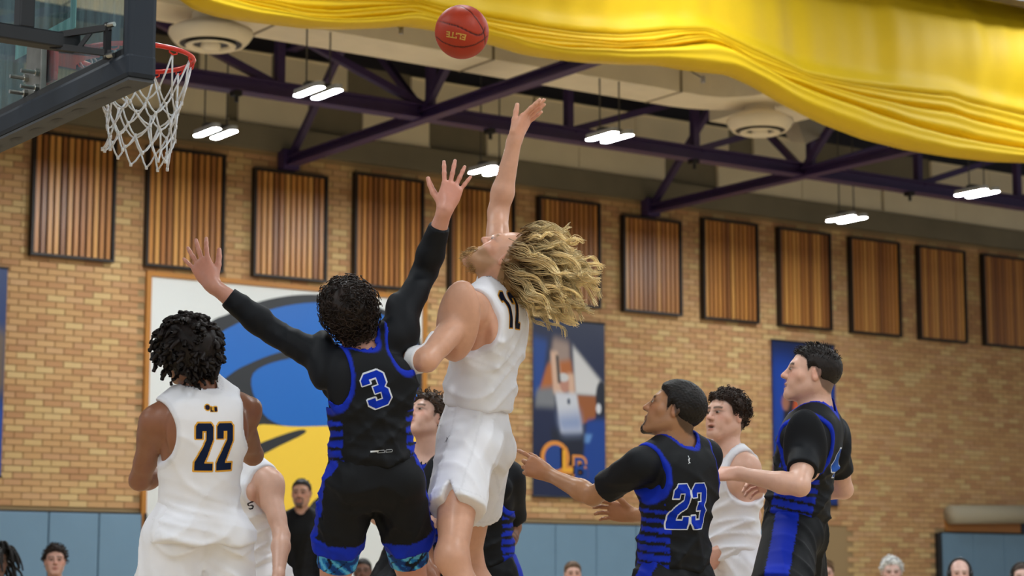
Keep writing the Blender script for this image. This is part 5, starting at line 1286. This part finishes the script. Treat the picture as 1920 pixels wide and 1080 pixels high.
def blond(G):
    c, R, S = G['hdc'], G['Rh'], G['HS']; line = BLINE
    ng = 125; gp, gn, gq = scalp_points(ng, c, R, S, line, 9, .006); r = np.random.default_rng(9); m = 18; t = np.linspace(0, 1, m); per = 14
    back = np.clip((.05 - gq[:, 1]) / .14, 0, 1)
    L = (.10 + .10 * r.uniform(0, 1, ng) + .09 * back)[:, None]
    flow = nrm(VC(.93, -.34, -.05)) + .20 * r.normal(size=(ng, 3)) + np.outer(gq @ R @ zz, zz) * 3.0 + np.outer(gq @ R @ hd, hd) * 2.0
    flow /= np.linalg.norm(flow, axis=1)[:, None]; w = np.clip(t * 2.6, 0, 1)[None, :, None]
    dirs = gn[:, None] * (1 - w) * .55 + flow[:, None] * (w * .95 + .2) + np.array([0, 0, -.45])[None, None] * (t ** 2)[None, :, None]
    a = np.cross(flow, r.normal(size=(ng, 3))); a /= np.linalg.norm(a, axis=1)[:, None]; b = np.cross(flow, a); ph = r.uniform(0, 6.28, ng)[:, None]; fr = r.uniform(1.2, 2.6, ng)[:, None]
    k_ = (.15 + 1.35 * t ** 1.3)[None]
    dirs = dirs / np.linalg.norm(dirs, axis=-1, keepdims=True) + a[:, None] * (k_ * np.sin(ph + fr * 6.28 * t))[..., None] * .75 + b[:, None] * (k_ * np.cos(ph + fr * 6.28 * t))[..., None] * .45
    GC = gp[:, None] + np.cumsum(dirs * (L / m)[..., None], 1)
    n = ng * per; off = r.normal(size=(ng, per, 3)) * np.array([.012]); wid = (1.0 - .72 * np.clip(t * 1.3, 0, 1) + .5 * np.clip(t - .75, 0, 1))
    C = (GC[:, None] + off[:, :, None] * wid[None, None, :, None] + .0035 * np.sin(t * 9 + r.uniform(0, 6, (ng, per, 1)))[..., None] * r.normal(size=(ng, per, 1, 3)) * t[None, None, :, None]).reshape(n, m, 3)
    V, F = tubes(C, np.broadcast_to(.0020 * (1 - .5 * t), (n, m)), 3)
    dist = np.broadcast_to(t[None, :, None], (n, m, 3)).reshape(-1); tone = np.broadcast_to((np.repeat(r.uniform(.7, 1.15, ng), per) * r.uniform(.75, 1.25, n))[:, None, None], (n, m, 3)).reshape(-1)
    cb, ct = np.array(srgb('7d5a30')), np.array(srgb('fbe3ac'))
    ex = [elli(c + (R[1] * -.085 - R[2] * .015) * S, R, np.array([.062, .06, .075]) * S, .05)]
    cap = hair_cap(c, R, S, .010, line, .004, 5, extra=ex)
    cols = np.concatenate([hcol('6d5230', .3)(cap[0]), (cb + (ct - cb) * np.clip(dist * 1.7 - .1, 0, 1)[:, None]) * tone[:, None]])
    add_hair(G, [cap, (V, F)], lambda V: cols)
    # short beard tufts
    n = 1300; r = np.random.default_rng(4); x = r.uniform(-.042, .042, n); yy = r.uniform(.03, .108, n); z0 = -.112 + .5 * abs(x) + r.uniform(-.02, .03, n)
    pp = c + (np.stack([x, yy, z0], 1) * S) @ R; d = (np.stack([x * 3, np.full(n, .35), np.full(n, -1.)], 1)); d /= np.linalg.norm(d, axis=1)[:, None]; d = d @ R; tt = np.linspace(0, 1, 5)
    Cc = pp[:, None] + d[:, None] * (tt * .017)[None, :, None] + .004 * r.normal(size=(n, 1, 3)) * tt[None, :, None]
    vmesh('beard', [tubes(Cc, np.broadcast_to(.0016 * (1 - .5 * tt), (n, 5)), 4)], M_hair, G['root'], hcol('b8935f', .3))
blond(C_)

# ---- number 23, pointing
D_ = human(dict(label='player in black jersey number 23 with goatee, pointing left', group='players on the court', d=8.45, S=1.0, face=VC(-.72, 0, .69), pelvis=(1262, 1082), neck=(1270, 836), head=(1264, 770), hf=VC(-.90, .34, .14), hu=VC(.33, .93, 0),
    armL=dict(sh=(1202, 872, -.12), el=(1112, 930, 1), wr=(1030, 890, 1), hand=hnd(VC(-.88, .42, .1), VC(.05, -.15, .95), fing=[(.25, .35, .2), (.9, .9, .5), (1.0, 1.0, .6), (1.0, 1.0, .6)], thumb=(.35, .5))),
    armR=dict(sh=(1322, 856, .12), el=VC(-.35, -.8, .5), vec=True, vecw=False, wr=(1188, 966, 1), hand=hnd(VC(-.95, .2, .1), VC(0, -.3, -.9), curl=(.4, .5, .3))),
    skin='a97a58', iris='2a1a10', face_opt=dict(brow=srgb('120d0a'), beard=(srgb('15100d'), .95, 'goatee'), scalp=srgb('15110f'), scalp_a=.8, line=FADE), headx=lambda c, R, S: [elli(c + (R[1] * .086 - R[2] * .112) * S, R, np.array([.017, .017, .017]) * S, .012)]))
shoes(D_)
tee(D_, '121419', .40, .006, 23, neckr=.085)
j = jersey(D_, BLK, hem=.06, infl=.018, seed=19, trim=BLU, stripes=SIDE, amp=.007, arm=(.070, .160, .125))
decal(j, ['2', '3'], 1294, 950, .080, D_['rgt'], D_['up'], -D_['fwd'], '0b2fb0', 'd5dbe6', .005, .14, ys=1.5)
decal(j, ['logo'], 1291, 862, .026, D_['rgt'], D_['up'], -D_['fwd'], 'd9dde2', None, .002, name='emblem')
shorts(D_, BLK, top=.05, length=.7, seed=21, flare=(.118, .13), side=(BLU, .04))
add_hair(D_, [hair_cap(D_['hdc'], D_['Rh'], D_['HS'], .014, FADE, .0030, 6, .0032, freq=420.)], hcol('171210', .35))
c, R, S_ = D_['hdc'], D_['Rh'], D_['HS']; r = np.random.default_rng(8); n = 160; x = r.uniform(-.02, .02, n); pp = c + (np.stack([x, .088 + r.uniform(-.012, .006, n), -.098 + r.uniform(-.012, .01, n)], 1) * S_) @ R; d = nrm(R[1] * .3 - R[2]); tt = np.linspace(0, 1, 4)
vmesh('goatee', [tubes(pp[:, None] + (d * .011)[None, None] * tt[None, :, None] + .003 * r.normal(size=(n, 1, 3)), np.broadcast_to(.0024 * (1 - .4 * tt), (n, 4)), 4)], M_hair, D_['root'], hcol('120e0c', .3))

# ---- white player behind number 23
E_ = human(dict(label='white-jersey player with curly brown hair standing behind number 23', group='players on the court', d=9.9, S=.99, face=VC(-.72, 0, -.55), pelvis=(1370, 1048), neck=(1364, 848), head=(1362, 780), hf=VC(-.74, .12, -.60), hu=VC(.06, 1, .05),
    armL=dict(sh=(1400, 878, -.11), el=(1411, 968, 1), wr=(1352, 1030, -1), hand=hnd(VC(-.55, -.75, -.2), VC(-.6, .2, .5), curl=(.4, .4, .3))), armR=dict(el=VC(-.3, -.9, 0), vec=True, wr=VC(-.4, -.5, -.4), hand=hnd(VC(-.5, -.6, -.3), VC(.5, 0, .6))),
    skin='dcae98', mouth=.6, face_opt=dict(brow=srgb('2b1c14'), scalp=srgb('2a1b13'), line=CURL)))
shoes(E_)
jersey(E_, WHT, hem=.02, infl=.022, seed=25, amp=.007, arm=(.070, .165, .125), trim='e2e2e9', neckr=.082)
shorts(E_, WHT, length=.72, seed=27, flare=(.12, .135))
add_hair(E_, [hair_cap(E_['hdc'], E_['Rh'], E_['HS'], .012, CURL, .004, 3), style_curls(E_['hdc'], E_['Rh'], E_['HS'], 420, .026, .0085, .0026, CURL, 14, 1.4, 12, .25)], hcol('2e1f16', .35))

# ---- tall black-jersey player on the right
F_ = human(dict(label='tall black-jersey player with short dark hair running on the right', group='players on the court', d=9.1, S=1.05, jump=True, face=VC(-.92, 0, .26), pelvis=(1488, 985), neck=(1530, 768), head=(1522, 702), hf=VC(-.97, .20, .05), hu=VC(.19, .97, 0),
    armL=dict(sh=(1513, 818, -.16), el=(1500, 912, -1), wr=(1384, 888, 1), hand=hnd(VC(-.97, -.02, .15), VC(-.1, -.75, .6), curl=(.45, .5, .3), spread=.1)), armR=dict(sh=(1556, 812, .16), el=(1582, 918, 1), wr=VC(-.9, .05, .3), vecw=True, hand=hnd(VC(-.9, .1, .2), VC(0, -.6, -.6), curl=(.5, .5, .3))),
    legL=((1455, 1160, -1), VC(.2, -1, 0)), legR=((1500, 1165, 1), VC(.3, -1, 0)), skin='dcae98', mouth=.5, face_opt=dict(brow=srgb('1c1310'), scalp=srgb('1d1512'), scalp_a=.75, line=SHORT)))
shoes(F_)
tee(F_, '121419', .38, .005, 33, neckr=.085, cuffs=.006)
j = jersey(F_, BLK, hem=.06, infl=.017, seed=29, trim=BLU, stripes=dict(SIDE, x=.10), amp=.008, arm=(.070, .160, .120))
decal(j, ['4'], 1567, 868, .085, F_['rgt'], F_['up'], -F_['fwd'], '2a55a8', 'd5dbe6', .0055)
shorts(F_, BLK, top=.05, length=.74, seed=31, flare=(.122, .138), side=(BLU, .05))
def shorthair(G, line, n, L, col, seed, th=.010, fwdv=.25, upw=.35, tube=.0022):
    c, R, S = G['hdc'], G['Rh'], G['HS']; p, nn, q = scalp_points(n, c, R, S, line, seed, th * .7); r = np.random.default_rng(seed); m = 6; t = np.linspace(0, 1, m)
    d = nn * .45 + R[1] * fwdv * (q[:, 2:3] > .03) + R[2] * upw * (q[:, 2:3] > .05) - R[2] * .4 * (q[:, 2:3] < .03) + .25 * r.normal(size=(n, 3)); d /= np.linalg.norm(d, axis=1)[:, None]
    LL = L * (.16 + .84 * np.clip((q[:, 2] - .055) / .04, 0, 1)) * r.uniform(.7, 1.2, n)
    C = p[:, None] + d[:, None] * (t[None] * LL[:, None])[..., None] - R[2] * (.25 * LL[:, None] * t[None] ** 2)[..., None]
    add_hair(G, [hair_cap(c, R, S, th, line, .002, seed, freq=250.), tubes(C, np.broadcast_to(tube * (1 - .5 * t), (n, m)), 4)], hcol(col, .35))
shorthair(F_, SHORT, 950, .026, '1d1613', 12, .009, .35, .12, .0017)

# ---- half-hidden players
G_ = human(dict(label='white-jersey player mostly hidden behind number 22, bare arm hanging', group='players on the court', d=10.2, S=1.0, res=.013, hres=.005, face=VC(-.65, 0, -.5), pelvis=(482, 1072), neck=(456, 866), head=(438, 812), hf=VC(-.8, -.2, -.4), hu=VC(-.2, .95, 0),
    armL=dict(sh=(503, 903, -.10), el=(528, 1005, -1), wr=(522, 1082, -1), hand=hnd(VC(-.2, -1, -.2), VC(-.9, 0, 0))), armR=dict(el=VC(-.3, -.9, 0), vec=True, wr=VC(-.4, -.5, -.4)), skin='d3a793', face_opt=dict(scalp=srgb('3a281c'))))
shoes(G_)
j = jersey(G_, WHT, hem=.0, infl=.018, seed=35, amp=.007, arm=(.050, .150, .115), trim='e2e2e9')
decal(j, ['S'], 470, 948, .026, -G_['rgt'], G_['up'], G_['fwd'], '1c1420', None, .002, name='lettering')
shorts(G_, WHT, length=.72, seed=37, flare=(.12, .135)); shorthair(G_, SHORT, 300, .02, '3a281c', 22)

H_ = human(dict(label='black-jersey player with wavy brown hair between number 3 and the shooter', group='players on the court', d=10.4, S=1.0, res=.013, hres=.005, face=VC(-.55, 0, -.75), pelvis=(786, 1035), neck=(808, 852), head=(801, 783), hf=VC(-.56, .36, -.62), hu=VC(.25, .88, .30),
    armL=dict(sh=(842, 880, -.06), el=(838, 965, -1), wr=(800, 985, -1), hand=hnd(VC(-.6, -.5, -.3), VC(-.3, .2, .7), curl=(.4, .4, .3))), armR=dict(el=VC(-.5, -.8, .2), vec=True, wr=VC(.5, -.3, .6), hand=hnd(VC(.5, -.3, .6), VC(.5, 0, .6))),
    legL=((855, 1180, -1), VC(.05, -1, .2)), legR=((712, 1165, -1), VC(-.05, -1, .2)), skin='dcb09c', face_opt=dict(brow=srgb('33231a'), scalp=srgb('33241a'))))
shoes(H_)
tee(H_, '121419', .42, .010, 41, neckr=.09, h=.010); jersey(H_, BLK, hem=.04, infl=.017, seed=43, trim=BLU, stripes=SIDE, arm=(.070, .160, .125), neckr=.085)
shorts(H_, BLK, top=.02, length=.78, seed=45, flare=(.125, .15), side=(BLU, .05))
c, R, S_ = H_['hdc'], H_['Rh'], H_['HS']
add_hair(H_, [hair_cap(c, R, S_, .014, WAVY, .005, 8), style_curls(c, R, S_, 300, .040, .007, .0034, WAVY, 18, .8, 9, -.35)], hcol('3c2a1d', .4))

I_ = human(dict(label='black-jersey player with tattooed arm hidden behind the shooter', group='players on the court', d=10.0, S=1.02, res=.013, hres=.005, face=VC(-.2, 0, -.97), pelvis=(900, 1062), neck=(904, 858), head=(906, 798), hf=VC(-.4, .2, -.9), hu=VC(0, 1, .1),
    armL=dict(sh=(955, 894, 0), el=(962, 988, 1), wr=(930, 1066, -1), hand=hnd(VC(-.4, -.9, -.1), VC(-.8, 0, .3), curl=(.4, .4, .3))), armR=dict(el=VC(-.35, -.9, 0), vec=True, wr=VC(.2, -.6, -.6), hand=hnd(VC(.2, -.7, -.5), VC(.5, 0, .6))),
    skin='8f6249', tattoo='L', face_opt=dict(brow=srgb('120d0a'), scalp=srgb('15110f'))))
shoes(I_)
tee(I_, '121419', .46, .012, 47, neckr=.085, h=.010); j = jersey(I_, BLK, hem=.03, infl=.017, seed=49, trim=BLU, stripes=SIDE, arm=(.066, .160, .125))
decal(j, ['E'], 946, 920, .045, -I_['rgt'], I_['up'], I_['fwd'], '123a98', 'c5ccd8', .004, name='lettering')
shorts(I_, BLK, top=.02, length=.74, seed=51, flare=(.12, .135), side=(BLU, .05)); shorthair(I_, FADE, 400, .012, '14100e', 32)

# ---- coach
K = human(dict(label='man with goatee in black jacket standing in front of the mural', group=None, d=17.6, S=1.0, res=.014, hres=.0062, handres=.006, face=VC(-.1, 0, -1), pelvis=(567, 1084), neck=(566, 968), head=(565, 925), hf=VC(-.08, .02, -1), hu=VC(0, 1, 0),
    armL=dict(el=VC(.22, -1, -.05), vec=True, wr=VC(0, -1, -.2), hand=hnd(DOWN(), VC(-1, 0, 0))), armR=dict(el=VC(-.22, -1, -.05), vec=True, wr=VC(0, -1, -.2), hand=hnd(DOWN(), VC(1, 0, 0))), skin='c3937c', face_opt=dict(brow=srgb('1a1210'), beard=(srgb('1d1512'), .85, 'goatee'), scalp=srgb('1c1613'), line=SHORT)))
shoes(K, '1a1a1c')
tee(K, '111215', .97, .020, 53, name='jacket_sleeves', h=.011, neckr=.058)
def lap(V, C, q):
    m = (abs(q[:, 0]) < .022 + .10 * np.clip((q[:, 2] - .1) / .5, 0, 1)) & (q[:, 1] > 0); C[m] = srgb('0a0a0c'); return C
jersey(K, '15161a', hem=-.14, infl=.028, seed=55, arm=(.02, .05, .05), neckr=.058, name='jacket', h=.011, paint=lap)
shorts(K, '121316', top=0, length=1.75, seed=57, flare=(.10, .075), name='trousers', h=.013)
shorthair(K, SHORT, 300, .010, '1c1613', 40, .005, tube=.003)

# ---- people seated along the far side
def seated(label, px, py, d, skin, shirt, hair, hf=None, seed=1, hs=1., style='short', look=None, lipcol=None, opt=None, dy=0):
    hf = VC(-.1, 0, -1) if hf is None else hf
    f2 = nrm(hf * (1, 1, 0)); zsc = FPX / d
    G = human(dict(label=label, group='people seated along the far side', d=d, S=.97, hs=hs, res=.016, hres=.0065, handres=.008, face=f2, pelvis=(px, py + .72 * zsc, .02), neck=(px, py + .20 * zsc, .02), head=(px, py), hf=hf, hu=VC(0, 1, .02),
        armL=dict(el=-np.cross(f2, zz) * .25 - zz + f2 * .2, vec=True, wr=f2 - zz * .25, hand=hnd(f2 - zz * .3, -zz)), armR=dict(el=np.cross(f2, zz) * .25 - zz + f2 * .2, vec=True, wr=f2 - zz * .25, hand=hnd(f2 - zz * .3, -zz)),
        legL=(f2 - np.cross(f2, zz) * .15, -zz), legR=(f2 + np.cross(f2, zz) * .15, -zz), skin=skin, face_opt=dict(dict(scalp=srgb(hair) if hair else None, brow=srgb(hair) if hair else srgb('7a6a5a')), **(opt or {}))))
    tee(G, shirt, .9, .014, seed, name='shirt', h=.016, neckr=.062, low=-.15); shorts(G, '20242c', top=0, length=1.6, seed=seed, flare=(.095, .075), name='trousers', h=.016); shoes(G, '303236')
    c, R, S = G['hdc'], G['Rh'], G['HS']
    if style == 'short': shorthair(G, SHORT, 260, .03, hair, seed, .012, tube=.004)
    elif style == 'fade': add_hair(G, [hair_cap(c, R, S, .006, FADE, .001, seed, .006)], hcol(hair))
    elif style == 'puff': add_hair(G, [hair_cap(c, R, S, .016, SHORT, .005, seed, .006), style_curls(c, R, S, 260, .03, .008, .004, SHORT, seed, .9, 8)], hcol(hair, .3))
    elif style == 'pulled': add_hair(G, [hair_cap(c, R, S, .009, CURL, .002, seed, .006, extra=[ball_(c + (R[1] * -.11 + R[2] * .03) * S, .04, .03)])], hcol(hair))
    elif style == 'long': add_hair(G, [hair_cap(c, R, S, .014, WAVY, .004, seed, .006), style_curls(c, R, S, 160, .10, .006, .006, WAVY, seed, .6, 8, -1.4)], hcol(hair, .3))
    elif style == 'locs': dreads(G, 90, .17, .010, hair, seed, NECKLINE, 1.5, .016)
    return G
seated('boy with messy brown hair seated before the left wall pads', 103, 1052, 16.2, 'cfa08e', '1b2848', '2c211b', VC(.25, .1, -1), 61, 1.0, 'puff')
seated('person with dark locs cut by the left frame edge', -8, 1053, 14.9, '5f4030', '15161a', '15110f', VC(.5, 0, -.9), 62, 1.0, 'locs')
seated('person with cropped hair seated between number 3\'s legs', 680, 1072, 17.5, '6d4a3a', '9fb0bb', '17120f', VC(.05, .05, -1), 63, .95, 'fade')
seated('woman with pulled-back brown hair seated under the navy banner', 1074, 1076, 19.0, 'd4a796', 'd8dade', '5d4632', VC(.1, .0, -1), 64, .95, 'pulled')
seated('boy with light brown hair seated behind the tall player', 1547, 1076, 18.8, 'd4a796', '5a6470', '6b5138', VC(-.1, .0, -1), 65, .95, 'short')
seated('white-haired person seated against the bricks on the right', 1672, 1072, 17.8, 'd2aca0', '6a6f78', 'd4d4d2', VC(-.1, -.05, -1), 66, 1.0, 'puff', opt=dict(brow=srgb('b0a8a0')))
def headset(G):
    c, R, S = G['hdc'], G['Rh'], G['HS']; m = mat('headset_plastic', '161a1e', .4); an = np.linspace(-.15, math.pi + .15, 20)
    e = empty('headphones', c); tag(e, G['hlabel'], 'headphones', 'headsets')
    MB().tube([c + (R[0] * .092 * math.cos(a) + R[2] * (.02 + .108 * math.sin(a)) - R[1] * .01) * S for a in an], .011, 8).build('headband', m, e, smooth=True)
    for s in (-1, 1):
        p = c + (R[0] * s * .088 - R[1] * .01 - R[2] * .002) * S; MB().tube([p - R[0] * s * .012, p - R[0] * s * .006, p + R[0] * s * .012, p + R[0] * s * .020], [.030, .040, .038, .026], 16).build('ear_cup', m, e, smooth=True)
for nm, px_, py_, dd, lb in (('a', 1800, 1076, 17.4, 'bald man wearing a black headset before the right pads'), ('b', 1916, 1082, 18.4, 'person with headset at the right frame edge')):
    q = seated(lb, px_, py_, dd, 'dcb3a6', '2a2e36', '9a8676' if nm == 'a' else '3a2c24', VC(-.15, .0, -1), 67 + (nm == 'b'), 1.0, 'none' if nm == 'a' else 'fade', opt=dict(scalp=None, brow=srgb('9a8070')))
    q['hlabel'] = 'black headset on the bald man at the right' if nm == 'a' else 'black headset on the person at the right frame edge'; headset(q)
print('SCRIPT', round(time.time() - T0, 1), 's')
